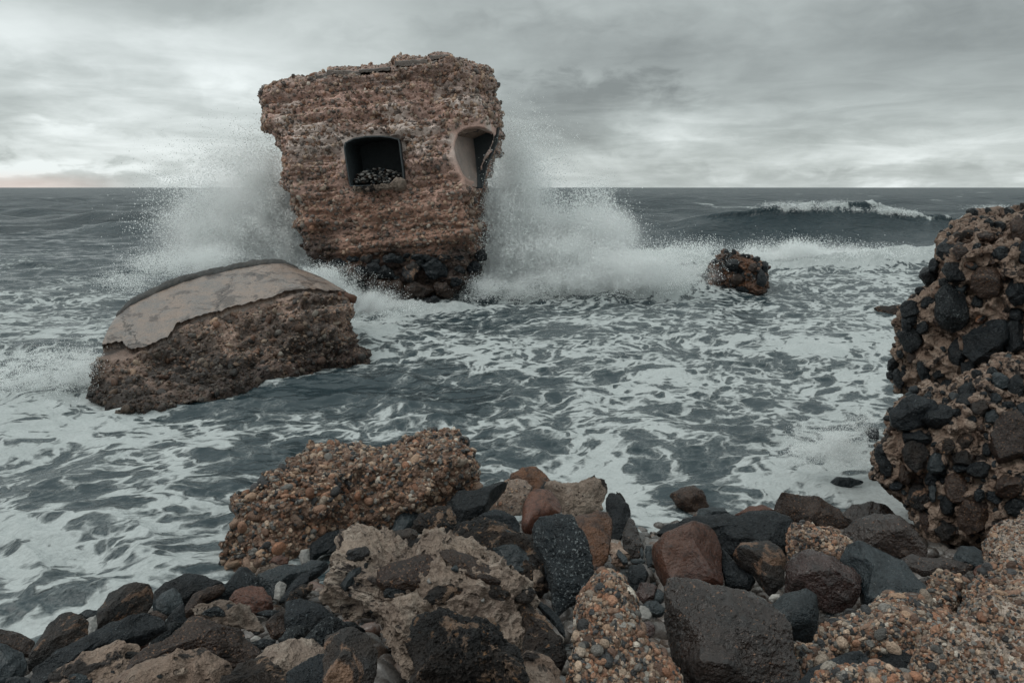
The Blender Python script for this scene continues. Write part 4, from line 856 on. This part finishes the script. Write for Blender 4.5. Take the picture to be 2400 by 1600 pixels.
stones_in(o, V, 'B', [(1170, 750, 165, 95, 28, 'blue'), (1120, 565, 30, 14, 30, 'blue'), (1310, 870, 50, 55, 0, 'tan'), (950, 690, 60, 30, 20, 'mottled'), (1195, 890, 60, 40, 30, 'tan')])
boulder('B', 'black', [(940, 440), (1000, 425), (1080, 430), (1160, 460), (1200, 520), (1190, 570), (1100, 540), (1000, 490), (900, 480)], 'low dark stone between the loaf boulder and the crested mass')
# central mass
o, V = boulder('B', 'tan', [(-40, 700), (60, 660), (200, 620), (300, 600), (450, 575), (600, 560), (700, 610), (760, 680), (900, 760), (1010, 830), (1140, 890), (1220, 930), (1240, 1000), (1280, 1100), (1300, 1250), (1260, 1400), (1000, 1480), (600, 1480), (380, 1450), (240, 1300), (150, 1220), (-20, 1080), (-120, 1000), (-120, 860)],
    'great hump of pale pitted mortar in the centre foreground, studded with brown stones', cat='mortar mass', name='mortar_mass', level=7, tilt=48, thick=.6, dt=-.1, rough=1.5, facets=7, e_=2.5, erode=.9)
VM = V
stones_in(o, V, 'B', [(450, 850, 218, 100, -14, 'brown'), (355, 965, 75, 40, 0, 'black'), (870, 800, 270, 62, 27, 'brown'), (80, 850, 120, 42, -48, 'blue'), (105, 705, 85, 40, -14, 'mottled'), (420, 590, 110, 38, -12, 'mottled'), (480, 640, 70, 30, -20, 'crust'),
    (720, 960, 190, 62, -20, 'crust'), (1050, 950, 88, 60, 35, 'crust'), (160, 780, 18, 24, 10, 'black'), (690, 1000, 18, 10, 0, 'black'), (1215, 985, 78, 44, -5, 'mottled'), (590, 888, 18, 17, 0, 'pale'), (930, 975, 30, 22, 30, 'orange'), (945, 1010, 14, 18, 0, 'pale'), (775, 805, 42, 20, 0, 'blue'),
    (250, 690, 9, 7, 0, 'black'), (110, 905, 12, 9, 0, 'black'), (200, 1090, 12, 9, 0, 'black'), (60, 980, 14, 11, 0, 'black')], thick=.75, tilt=40, sink=.35)
boulder('B', 'crust', [(395, 1250), (480, 1150), (560, 1085), (760, 1072), (950, 1095), (1085, 1165), (1135, 1300), (1200, 1450), (1220, 1640), (400, 1640), (440, 1400)], 'big dark crusty boulder at the bottom edge below the pale mortar hump', dt=-.45, level=7, tilt=40, rough=1.7, facets=9)
boulder('B', 'black', [(-60, 1190), (20, 1155), (90, 1160), (165, 1220), (130, 1260), (-40, 1260)], 'small black speckled stone at the lower left flank of the mortar hump', dt=-.1)
boulder('B', 'mottled', [(-110, 1250), (0, 1235), (110, 1240), (205, 1300), (248, 1370), (232, 1480), (190, 1640), (-120, 1640)], 'dark rounded boulder at the bottom edge, left of the crusty one', dt=-.35)
o, V = boulder('B', 'crust', [(1135, 1030), (1240, 1035), (1335, 1080), (1440, 1190), (1495, 1260), (1515, 1400), (1480, 1480), (1200, 1450), (1260, 1250), (1190, 1110)], 'brown crusted rock between the mortar hump and the dark crevice', dt=-.2, tilt=40)
boulder('B', 'black', [(1270, 1020), (1340, 1030), (1440, 1110), (1490, 1200), (1500, 1270), (1440, 1200), (1340, 1090)], 'narrow black stone lying on the brown crusted rock', dt=-.3, cat='stone', name='stone')
boulder('B', 'mortar', [(1170, 1490), (1250, 1432), (1400, 1425), (1485, 1460), (1500, 1640), (1180, 1640)], 'pale pitted mortar piece at the bottom edge beside the crevice', cat='mortar lump', name='mortar_lump', dt=-.3)
boulder('B', 'black', [(1340, 720), (1400, 705), (1455, 780), (1440, 890), (1400, 960), (1365, 860)], 'dark stone squeezed between the crested mass and the huge black boulder', dt=.0)
lump('B', [(1565, 1400), (1560, 1250), (1580, 1100), (1600, 1010), (1690, 880), (1715, 818), (1785, 818), (1880, 865), (1932, 960), (1982, 1040), (1990, 1200), (2035, 1320), (2150, 1400), (2250, 1500), (2300, 1660), (1480, 1660), (1540, 1480)],
    'cone of orange and grey pebbly concrete rising at the bottom centre', dt=-.3, n=9500, smin=.005, smax=.028, big=260, bmax=.048, tilt=35, facets=3)
# ---- right foreground
boulder('D', 'red', [(120, 560), (170, 500), (270, 450), (370, 410), (450, 438), (512, 490), (542, 580), (540, 700), (545, 810), (430, 800), (330, 800), (235, 790), (190, 700), (140, 630)], 'rounded red speckled granite boulder, left of the dark triangular stone', rough=.5, facets=4, thick=.95)
boulder('D', 'wet', [(203, 830), (230, 770), (340, 755), (430, 768), (560, 800), (700, 820), (800, 870), (880, 960), (942, 1070), (992, 1200), (1025, 1310), (1000, 1380), (400, 1380), (300, 1200), (240, 1100), (215, 960)], 'largest wet glossy brown boulder at the bottom right of centre', dt=-.2, level=7, facets=9, e_=2.8, thick=.85, tilt=45)
boulder('D', 'blue', ellipse(970, 930, 162, 152, 20, 14, 3), 'round slate-black boulder like a ball, right of the largest wet brown one', thick=1., facets=3, rough=.7)
boulder('D', 'wine', [(913, 750), (925, 640), (960, 600), (1050, 588), (1200, 610), (1330, 660), (1378, 705), (1362, 800), (1305, 890), (1200, 915), (1120, 880), (1020, 820), (935, 800)], 'glossy wine-red boulder in the centre of the right foreground', facets=7, thick=.9)
boulder('D', 'blue', [(1245, 600), (1290, 540), (1370, 512), (1470, 518), (1540, 560), (1640, 640), (1720, 720), (1772, 800), (1768, 890), (1700, 890), (1560, 880), (1450, 910), (1380, 890), (1350, 720), (1290, 640)], 'large smooth slate-blue boulder right of the wine-red one', facets=8, e_=2.8, dt=0, rough=.7)
boulder('D', 'wet', [(1278, 430), (1340, 370), (1450, 343), (1540, 343), (1640, 380), (1722, 460), (1762, 540), (1755, 590), (1650, 590), (1540, 560), (1400, 540), (1300, 500)], 'big domed dark brown boulder behind the slate-blue one', thick=.9)
boulder('D', 'brown', [(858, 285), (890, 218), (1000, 223), (1130, 238), (1245, 290), (1312, 385), (1250, 400), (1130, 410), (980, 360), (870, 310)], 'angular flat-topped brown boulder at the water on the right', facets=12, e_=3.2, dt=.1)
boulder('D', 'wet', [(1265, 315), (1320, 270), (1440, 260), (1540, 280), (1600, 340), (1650, 400), (1540, 380), (1420, 380), (1320, 385)], 'dark boulder with an orange streak behind the domed brown one', dt=.15)
boulder('D', 'black', [(155, 440), (200, 378), (400, 338), (560, 318), (700, 308), (860, 308), (950, 350), (985, 395), (945, 450), (930, 545), (800, 570), (700, 530), (600, 560), (520, 510), (400, 430), (300, 440)], 'long black boulder stretched behind the red speckled one at the waterline', facets=10, dt=.05)
lump('D', [(925, 450), (960, 388), (1010, 378), (1100, 400), (1200, 398), (1300, 450), (1352, 510), (1300, 560), (1220, 620), (1100, 605), (980, 600), (935, 540)], 'small lump of pale pebbly concrete above the wine-red boulder', n=1500, smin=.008, smax=.045, big=25, bmax=.06, level=6, base=(.30, .23, .19), tilt=30)
boulder('D', 'mottled', [(598, 555), (660, 508), (740, 483), (820, 498), (900, 560), (935, 620), (905, 740), (840, 795), (790, 740), (740, 670), (640, 590)], 'three-coloured rounded boulder left of the wine-red one, under the black one', thick=.9)
boulder('D', 'black', [(515, 495), (600, 580), (680, 650), (742, 720), (710, 775), (560, 750), (535, 640)], 'dark triangular stone sloping between red speckled and three-coloured boulders', facets=9)
boulder('D', 'brown', [(228, 215), (290, 163), (370, 153), (430, 200), (465, 275), (380, 305), (280, 270)], 'brown speckled boulder alone at the foam edge, right of centre', dt=.1)
boulder('D', 'blue', [(388, 345), (400, 288), (470, 276), (550, 288), (600, 330), (480, 360)], 'grey rounded stone behind the left end of the long black boulder', dt=.15)
boulder('D', 'red', [(615, 325), (700, 278), (790, 268), (860, 300), (760, 335)], 'low reddish stone showing over the long black boulder', dt=.15)
boulder('D', 'blue', [(1165, 132), (1230, 102), (1320, 105), (1395, 128), (1320, 150), (1220, 165)], 'flat wet stone awash in foam left of the cobbled outcrop', dt=.12, cat='stone', name='stone')
boulder('D', 'wet', [(1605, 590), (1680, 558), (1780, 578), (1900, 598), (2045, 632), (2000, 672), (1860, 675), (1740, 675), (1650, 630)], 'long flat reddish-brown stone below the cobbled outcrop')
boulder('D', 'blue', ellipse(2020, 580, 102, 64, 10, 14, 9), 'banded grey-black cobble at the foot of the cobbled outcrop', cat='cobble', name='cobble')
boulder('D', 'brown', [(1605, 560), (1620, 530), (1640, 524), (1670, 550), (1660, 575)], 'small brown stone perched behind the long flat one', cat='stone', name='stone')
boulder('D', 'red', [(2045, 660), (2080, 622), (2150, 618), (2200, 650), (2130, 705), (2060, 705)], 'pinkish-brown stone beside the banded cobble and pebbly concrete')
boulder('D', 'wet', [(1755, 720), (1800, 680), (1900, 665), (2010, 690), (2000, 730), (1900, 720), (1780, 760)], 'reddish stone arching behind the small brown concrete lump')
lump('D', [(1762, 790), (1780, 710), (1840, 678), (1930, 678), (2005, 720), (1992, 800), (1950, 880), (1900, 950), (1800, 930)], 'small upright lump of brown pebbly concrete right of the slate-blue boulder', n=900, smin=.006, smax=.035, big=14, bmax=.06, level=6, base=(.17, .125, .095), tilt=30)
PC = dict(base=(.35, .285, .24), facets=3, dens=.85)
lump('D', [(2112, 540), (2120, 450), (2200, 410), (2280, 370), (2352, 308), (2480, 280), (2480, 660), (2300, 700), (2170, 680)], 'highest lump of pebbly concrete at the right picture edge under the outcrop', n=5500, smin=.005, smax=.03, big=60, bmax=.05, dt=-.05, **PC)
lump('D', [(1990, 920), (2010, 780), (2070, 690), (2200, 645), (2352, 640), (2480, 650), (2480, 950), (2200, 950)], 'middle shelf of pale pebbly concrete at the right edge', n=6500, smin=.005, smax=.032, big=70, bmax=.055, dt=-.2, **PC)
lump('D', [(1095, 1060), (1200, 985), (1290, 918), (1400, 888), (1470, 828), (1570, 818), (1700, 850), (1800, 900), (1960, 960), (1900, 1080), (1760, 1130), (1650, 1210), (1500, 1190), (1350, 1165), (1200, 1180)], 'broad apron of orange-flecked pebbly concrete below the slate-blue boulder', n=12000, smin=.006, smax=.038, big=150, bmax=.065, dt=-.2, tilt=50, thick=.6, **PC)
lump('D', [(1672, 1260), (1700, 1110), (1850, 1015), (2000, 905), (2150, 850), (2352, 790), (2500, 800), (2500, 1440), (1700, 1440)], 'nearest bank of pale pebbly concrete filling the lower right corner', n=12500, smin=.004, smax=.024, big=130, bmax=.042, dt=-.5, tilt=45, **PC)
boulder('D', 'black', [(985, 1345), (1080, 1240), (1200, 1180), (1370, 1142), (1465, 1220), (1440, 1275), (1280, 1300), (1130, 1360), (1050, 1400)], 'smooth black slab at the bottom edge between two pebbly concrete banks', dt=-.3, rough=.6, facets=8)
lump('D', [(1080, 1340), (1150, 1280), (1290, 1272), (1460, 1242), (1600, 1275), (1720, 1335), (1720, 1420), (1060, 1420)], 'strip of pebbly concrete at the bottom edge in front of the black slab', n=4500, smin=.005, smax=.026, big=60, bmax=.045, dt=-.5, level=6, **PC)
boulder('D', 'black', [(1480, 1180), (1600, 1140), (1690, 1180), (1680, 1290), (1600, 1290), (1470, 1230)], 'black stone in the cleft between the concrete banks, lower right', dt=-.1)
lump('D', [(945, 1120), (1020, 1110), (1100, 1140), (1200, 1180), (1080, 1250), (1010, 1310), (980, 1220)], 'pebbly concrete wedge touching the right flank of the largest wet boulder', n=900, smin=.006, smax=.04, big=14, bmax=.06, level=6, dt=-.15, **PC)
boulder('D', 'brown', [(1215, 960), (1240, 922), (1262, 916), (1285, 950), (1270, 985), (1230, 985)], 'small conical brown stone on dark gravel between ball-like boulder and apron', cat='stone', name='stone', dt=-.05)
boulder('D', 'pale', [(815, 830), (840, 800), (890, 798), (890, 822), (840, 845)], 'small pale chip on the shoulder of the ball-like boulder', cat='stone', name='stone')
boulder('D', 'wine', [(18, 800), (50, 740), (100, 722), (152, 760), (142, 830), (80, 850)], 'small wine-red cobble left of the red speckled boulder', cat='cobble', name='cobble')
boulder('D', 'blue', ellipse(165, 812, 36, 42, 20), 'blue-grey oval cobble touching the small wine-red cobble', cat='cobble', name='cobble')
boulder('D', 'blue', ellipse(135, 885, 70, 40, 12), 'grey oval cobble with dark lines left of the largest wet boulder', cat='cobble', name='cobble')
boulder('D', 'pale', ellipse(70, 918, 55, 45, 30), 'light grey cobble partly under the lined oval cobble', cat='cobble', name='cobble')
boulder('D', 'wine', ellipse(92, 1010, 50, 46, 0), 'dark reddish cobble below the light grey cobble', cat='cobble', name='cobble')
boulder('D', 'blue', [(98, 640), (78, 540), (85, 508), (118, 510), (130, 560), (125, 620)], 'elongated grey cobble standing on end by the red speckled boulder', cat='cobble', name='cobble')
boulder('D', 'blue', ellipse(62, 550, 12, 36, -5), 'thin grey finger-shaped pebble standing beside the elongated cobble', cat='cobble', name='cobble')
boulder('D', 'blue', ellipse(38, 600, 46, 14, 0), 'flat grey finger-shaped cobble lying across above the dark stone', cat='cobble', name='cobble')
boulder('D', 'black', [(-20, 640), (60, 608), (102, 680), (70, 740), (10, 790), (-20, 740)], 'dark wet stone under the flat finger-shaped cobble')
boulder('D', 'blue', [(-50, 620), (-90, 560), (-80, 530), (-30, 570), (-20, 620)], 'grey cobble at the foot of the tall wet brown rock', cat='cobble', name='cobble')
# ================================================================== masonry outcrops with big cobbles
def outcrop(cr, pts, label, t, stones, thick=.8, tilt=8, name='cobbled_outcrop', level=7, mat='mortar', fill=0, kinds=('black', 'black', 'black', 'blue', 'brown', 'mottled', 'speck'), fs=(14, 34), front=.6, top=None, **kw):
    RCOUNT[0] += 1; poly = crop(cr, pts); V, F = rock_geo(poly, t, RCOUNT[0], tilt=tilt, thick=thick, level=level, facets=6, rough=1.5, e_=2.6, **kw)
    N = normals(V, F); V = V + N*((fbm(V*4, 3, 3, ridged=True) - .4)*.12)[:, None]
    o = solid(name, V, F, M[mat]); tag(o, label, 'rock outcrop')
    stones_in(o, V, cr, stones, tilt=10, sink=-.05, thick=1.)
    rs = np.random.RandomState(RCOUNT[0]); pc = proj(V); N = normals(V, F); vis = (N*(V - CAM)).sum(1) < 0; vv = pc[vis]; sc = CROP[cr][2]
    placed = [(s[0], s[1], min(s[2], s[3])) for s in stones]; lst = []; tries = 0
    while len(lst) < fill and tries < 7000:
        tries += 1; p_ = vv[rs.randint(len(vv))]; x = (p_[0] - CROP[cr][0])*sc; y = (p_[1] - CROP[cr][1])*sc; r_ = fs[0] + (fs[1] - fs[0])*rs.rand()**1.6
        if p_[0] > 2440 or p_[1] > 1400: continue
        if all(math.hypot(x - a, y - b) > (c + r_)*.76 for a, b, c in placed):
            placed.append((x, y, r_)); lst.append((x, y, r_*rs.uniform(.9, 1.3), r_*rs.uniform(.7, 1.), rs.uniform(-60, 60), kinds[rs.randint(len(kinds))]))
    stones_in(o, V, cr, lst, tilt=10, sink=.15, thick=.8)
    return o, V
outcrop('E', [(1500, 60), (1300, 0), (1200, 5), (1100, 30), (1040, 62), (980, 92), (870, 97), (780, 112), (710, 152), (655, 205), (640, 290), (620, 360), (600, 425), (545, 460), (470, 540), (450, 620), (465, 700), (448, 760), (452, 840), (430, 900), (470, 990), (520, 1100), (560, 1400), (800, 1560), (1300, 1560), (1560, 1200), (1600, 600)],
    'upper cobble-studded outcrop rising against the sea at the right picture edge', 6.9,
    [(725, 528, 92, 132, -12, 'speck'), (905, 400, 84, 98, -20, 'brown'), (985, 545, 74, 62, -10, 'orange'), (975, 250, 52, 42, 0, 'black'), (895, 170, 50, 36, 0, 'brown'), (1062, 130, 46, 80, -10, 'brown'), (695, 235, 58, 62, -20, 'black'), (600, 365, 50, 54, -40, 'black'),
     (740, 345, 70, 55, 10, 'black'), (560, 440, 28, 22, 0, 'black'), (507, 535, 58, 46, -10, 'black'), (510, 585, 34, 40, 20, 'black'), (570, 620, 34, 42, 0, 'black'), (510, 686, 58, 68, -20, 'black'), (665, 672, 56, 56, 0, 'crust'), (850, 500, 32, 36, 0, 'black'), (915, 705, 135, 112, -20, 'black'),
     (1060, 440, 60, 72, 0, 'black'), (750, 745, 48, 80, 8, 'black'), (580, 840, 40, 66, -5, 'black'), (650, 865, 34, 24, 0, 'black'), (520, 780, 30, 28, 0, 'brown'), (455, 755, 20, 30, -15, 'black'), (450, 892, 28, 56, -15, 'black'), (410, 870, 28, 26, 0, 'black'), (700, 940, 54, 46, 0, 'black'),
     (820, 310, 38, 26, 20, 'orange'), (1040, 680, 70, 90, 0, 'black'), (815, 150, 46, 24, 0, 'crust'), (965, 112, 36, 30, 0, 'black'), (740, 175, 50, 30, -15, 'mottled'), (655, 600, 32, 26, 30, 'brown'), (615, 645, 26, 26, 0, 'blue'), (870, 580, 32, 24, -30, 'orange'), (765, 235, 42, 50, 0, 'brown'),
     (495, 605, 36, 44, 0, 'black'), (1090, 240, 34, 70, 0, 'black'), (810, 840, 50, 50, 0, 'black'), (630, 310, 30, 40, 0, 'black'), (600, 500, 40, 34, 0, 'black'), (690, 400, 40, 30, 0, 'black'), (1050, 560, 40, 40, 0, 'black')], fill=110, fs=(14, 50), thick=1.1)
outcrop('E', [(400, 1050), (440, 990), (540, 962), (580, 922), (645, 918), (700, 985), (770, 900), (830, 880), (880, 865), (930, 800), (1000, 768), (1070, 790), (1230, 780), (1420, 860), (1540, 1200), (1500, 1650), (1200, 1760), (900, 1750), (661, 1745), (560, 1640), (540, 1560), (500, 1480), (425, 1430), (350, 1370), (345, 1280), (400, 1215), (402, 1120)],
    'lower cobble-studded outcrop in front of the upper one, its foot on the shore', 5.75,
    [(530, 1062, 135, 92, -28, 'black'), (650, 1085, 84, 66, -10, 'black'), (540, 1195, 84, 46, 5, 'black'), (540, 1290, 66, 92, -20, 'mottled'), (640, 1322, 48, 60, 10, 'blue'), (370, 1312, 36, 78, -18, 'black'), (1005, 1190, 106, 136, 5, 'brown'), (795, 955, 60, 40, -40, 'black'), (790, 1003, 54, 44, -20, 'black'),
     (765, 1290, 66, 44, 15, 'mottled'), (765, 1345, 42, 24, 10, 'black'), (857, 1350, 62, 44, 8, 'black'), (745, 1452, 66, 84, 0, 'brown'), (1012, 1440, 82, 62, 0, 'brown'), (558, 1490, 62, 82, -15, 'mottled'), (622, 1450, 22, 66, -5, 'blue'), (862, 1042, 48, 54, 30, 'mottled'), (930, 1085, 42, 46, 0, 'blue'),
     (955, 905, 62, 50, 0, 'blue'), (1050, 930, 42, 62, 0, 'black'), (705, 1530, 44, 54, 0, 'black'), (830, 1580, 84, 110, 0, 'brown'), (1060, 1545, 68, 54, 0, 'black'), (420, 1270, 32, 62, 0, 'brown'), (480, 1380, 30, 60, -10, 'brown'), (430, 1430, 40, 30, 0, 'black'), (590, 1610, 36, 70, -12, 'brown'),
     (860, 1480, 32, 34, 0, 'black'), (690, 1660, 60, 50, 0, 'mottled'), (700, 1230, 34, 44, 0, 'crust'), (560, 1400, 36, 30, 0, 'brown'), (1090, 1060, 40, 60, 0, 'black'), (900, 1250, 26, 40, 0, 'black')], fill=120, fs=(13, 48), thick=.9, tilt=14)
outcrop('G', [(575, 660), (570, 620), (600, 590), (610, 520), (650, 490), (690, 450), (702, 434), (730, 455), (750, 434), (790, 465), (830, 465), (870, 475), (895, 490), (940, 510), (942, 630), (940, 680), (850, 700), (760, 710), (680, 700), (590, 690)],
    'small russet rock with dark cobbles standing alone in the surf', 20.0,
    [(740, 520, 38, 40, 0, 'black'), (875, 492, 26, 22, 0, 'black'), (922, 532, 22, 38, 0, 'black'), (710, 452, 17, 18, 0, 'black'), (752, 450, 14, 18, 0, 'black'), (824, 472, 22, 14, 0, 'black'), (600, 635, 30, 18, 0, 'black'), (590, 578, 22, 16, 0, 'black'), (855, 535, 26, 26, 0, 'brown'), (770, 600, 40, 30, 0, 'brown'), (800, 655, 40, 18, 0, 'black'),
     (680, 590, 34, 30, 0, 'wine'), (905, 600, 30, 44, 0, 'black'), (655, 650, 40, 14, 0, 'wine')], mat='orange', level=6, fill=16, fs=(9, 20), kinds=('black', 'wine', 'brown'))
boulder('G', 'mottled', [(1518, 762), (1560, 748), (1640, 742), (1740, 748), (1760, 790), (1640, 800), (1570, 785)], 'low dark ledge awash just left of the upper outcrop', cat='rock', name='rock', dt=0)
boulder('E', 'black', [(270, 1160), (300, 1135), (345, 1150), (350, 1200), (320, 1230), (285, 1215)], 'small dark rock washed over by foam left of the outcrops', cat='rock', name='rock', dt=.1)
# ================================================================== spray thrown up by the waves
def spray_mat():
    m, q, b = newmat('spray_drops'); b.inputs['Base Color'].default_value = (.95, .97, .97, 1); b.inputs['Roughness'].default_value = .6
    b.inputs['Specular IOR Level'].default_value = .2
    tr = q.new('ShaderNodeBsdfTranslucent'); tr.inputs[0].default_value = (.97, .98, .98, 1); mx = q.new('ShaderNodeMixShader'); mx.inputs[0].default_value = .45
    q.l.new(b.outputs[0], mx.inputs[1]); q.l.new(tr.outputs[0], mx.inputs[2]); q.l.new(mx.outputs[0], q.n['Material Output'].inputs[0]); return m
M['spray'] = spray_mat()
TET = np.array([(1, 1, 1), (1, -1, -1), (-1, 1, -1), (-1, -1, 1)])/1.73; TF = np.array([(0, 1, 2), (0, 3, 1), (0, 2, 3), (1, 3, 2)])
def drops(P, rad, rs):
    n = len(P); A_ = rs.normal(size=(n, 3, 3)); a = A_[:, 0]/np.linalg.norm(A_[:, 0], axis=1)[:, None]; b = np.cross(a, A_[:, 1]); b /= np.linalg.norm(b, axis=1)[:, None]; c = np.cross(a, b)
    R = np.stack([a, b, c], 1); V = P[:, None] + np.einsum('vk,nkj->nvj', TET, R)*rad[:, None, None]
    F = TF[None] + (np.arange(n)*4)[:, None, None]; return V.reshape(-1, 3), F.reshape(-1, 3)
def splash(name, blobs, t, dt, n, r0, r1, seed, ns=1.0, con=1.5, origin=None):
    """droplets: blobs are soft puffs (x, y, rx, ry, weight) of the plume, noise tears them, drops fly out from the origin"""
    rs = np.random.RandomState(seed); w = np.array([b[2]*b[3]*b[4] for b in blobs]); k = rs.choice(len(blobs), n*3, p=w/w.sum()); B = np.array(blobs)[k]
    g1 = rs.normal(size=(n*3, 2)); px = B[:, 0] + g1[:, 0]*B[:, 2]*.55; py = B[:, 1] + g1[:, 1]*B[:, 3]*.55
    tt = t + rs.normal(0, dt, n*3); P = at(px, py, tt)
    if origin is not None:
        O = at(*origin, t); d = P - O; rr = np.linalg.norm(d, axis=1); u = d/rr[:, None]
        q = np.concatenate([u*5.5*ns, ], 1) + (rr*.35*ns)[:, None]; nn = perlin(q, seed)*.6 + perlin(P*1.6*ns, seed + 1)*.6 + perlin(P*5*ns, seed + 2)*.35
    else: nn = perlin(P*1.3*ns, seed)*.6 + perlin(P*3.1*ns, seed + 1)*.5 + perlin(P*7*ns, seed + 2)*.35
    keep = rs.rand(n*3) < np.clip(.36 + nn*con, .02, 1); keep &= P[:, 2] > -.1
    P = P[keep][:n]; rad = r0 + (r1 - r0)*rs.rand(len(P))**5
    V, F = drops(P, rad, rs); o = solid(name, V, F, M['spray'], smooth=False); tag(o, kind='stuff'); return o
splash('spray', [(590, 560, 120, 90, 1.2), (540, 500, 120, 110, .8), (640, 440, 70, 110, .8), (470, 560, 120, 90, .5), (580, 390, 110, 90, .28), (430, 470, 100, 120, .16), (660, 520, 50, 110, 2.4), (690, 600, 60, 50, 1.3), (390, 380, 90, 60, .05)], 20.6, .6, 160000, .0075, .026, 1, origin=(700, 680))
splash('spray', [(1170, 540, 60, 130, 2.2), (1260, 560, 110, 80, 1.2), (1220, 430, 80, 110, .8), (1350, 540, 90, 80, .9), (1215, 330, 60, 70, .40), (1400, 560, 80, 80, .6), (1390, 470, 55, 55, .35), (1180, 640, 80, 40, 1.), (1290, 360, 60, 60, .16)], 20.2, .7, 160000, .0075, .026, 2, origin=(1130, 690))
splash('spray', [(780, 670, 50, 30, 1.), (840, 710, 70, 40, 1.4), (900, 750, 60, 30, 1.), (760, 640, 60, 20, .8), (960, 730, 40, 22, .4), (850, 770, 80, 22, .8)], 16.6, .25, 60000, .005, .016, 3, origin=(780, 800), con=1.3)
splash('spray', [(1130, 670, 50, 30, 1.), (1200, 680, 70, 26, 1.2), (1280, 670, 90, 28, 1.), (1100, 700, 40, 16, .6), (1380, 640, 120, 44, 1.4), (1500, 640, 120, 40, 1.2), (1560, 610, 90, 40, .8), (1300, 590, 120, 40, 1.)], 18.6, .5, 110000, .006, .020, 4, con=1.3)
splash('spray', [(1880, 590, 110, 26, 1.), (1780, 600, 70, 22, .6), (1990, 610, 110, 26, .6), (1640, 590, 60, 26, .5), (2090, 600, 60, 20, .4)], 26., .6, 42000, .009, .028, 5, con=1.4)
splash('spray', [(1900, 484, 70, 9, 1.), (2010, 492, 90, 7, .8), (1820, 480, 30, 7, .5), (2110, 500, 40, 7, .7), (2320, 486, 60, 6, .25), (1950, 474, 60, 5, .25)], 45.6, .3, 16000, .012, .038, 6, con=1.2)
splash('spray', [(1900, 1060, 60, 26, 1.), (1960, 1040, 60, 34, 1.2), (2010, 1000, 40, 30, .6), (1880, 1020, 30, 26, .4), (1990, 1080, 50, 20, .6)], 7.0, .12, 26000, .0022, .0065, 7, con=1.4, ns=2.5)
splash('spray', [(60, 880, 90, 40, 1.), (150, 900, 60, 50, 1.2), (200, 860, 30, 50, .8), (30, 930, 70, 40, .6), (120, 840, 80, 30, .5), (230, 960, 30, 14, .4)], 10.2, .25, 42000, .003, .010, 8, con=1.4, ns=1.8)
splash('spray', [(400, 620, 90, 30, 1.), (300, 660, 60, 24, .6), (480, 600, 90, 30, 1.)], 15.6, .5, 30000, .005, .015, 9, con=1.3)
def mist_mat():
    m = bpy.data.materials.new('spray_mist'); m.use_nodes = True; q = G(m.node_tree); q.n.remove(q.n['Principled BSDF'])
    vol = q.new('ShaderNodeVolumePrincipled'); vol.inputs['Color'].default_value = (.995, .998, .998, 1); vol.inputs['Anisotropy'].default_value = 0
    p = q.new('ShaderNodeTexCoord').outputs['Object']; wp = q.new('ShaderNodeNewGeometry').outputs['Position']
    n_ = q.noise(wp, .9, 4, .62, .4); r = q.vm('LENGTH', p)
    d = q.m('ADD', q.m('SUBTRACT', 1., r), q.m('MULTIPLY', q.m('SUBTRACT', n_, .5), 1.1))
    den = q.m('MULTIPLY', q.ss(d, .05, .85), q.new('ShaderNodeObjectInfo').outputs['Alpha'])
    q.put(vol.inputs['Density'], den); q.l.new(vol.outputs[0], q.n['Material Output'].inputs['Volume']); return m
M['mist'] = mist_mat()
v_, f_ = ico(3); mist_me = make_mesh('mist', v_, f_, M['mist'])
for (x, y, t, rx, ry, rz, den) in [(590, 580, 21.3, 2.6, 1.1, 1.9, 1.1), (620, 470, 21.4, 1.5, 1., 1.7, .6), (480, 560, 21.5, 2.2, 1., 1.7, .7), (560, 450, 21.8, 2.3, 1., 2.2, .5), (1190, 560, 21.2, 2.0, 1.1, 2.2, 1.7), (1300, 570, 20.8, 2.5, 1.1, 1.5, 1.3), (1215, 420, 21.4, 1.4, .9, 2.0, 1.0), (1400, 560, 20.6, 1.8, 1., 1.4, .9),
                              (850, 720, 16.9, 1.3, .5, .55, 2.2), (1450, 640, 19.2, 3.0, .9, .75, 1.2), (1890, 600, 26.5, 3.2, .9, .6, 1.2)]:
    o = link('mist', mist_me, None, at(x, y, t)); o.scale = (rx, ry, rz); o.color = (1, 1, 1, 1); o.color[3] = den*2.1; tag(o, kind='stuff')
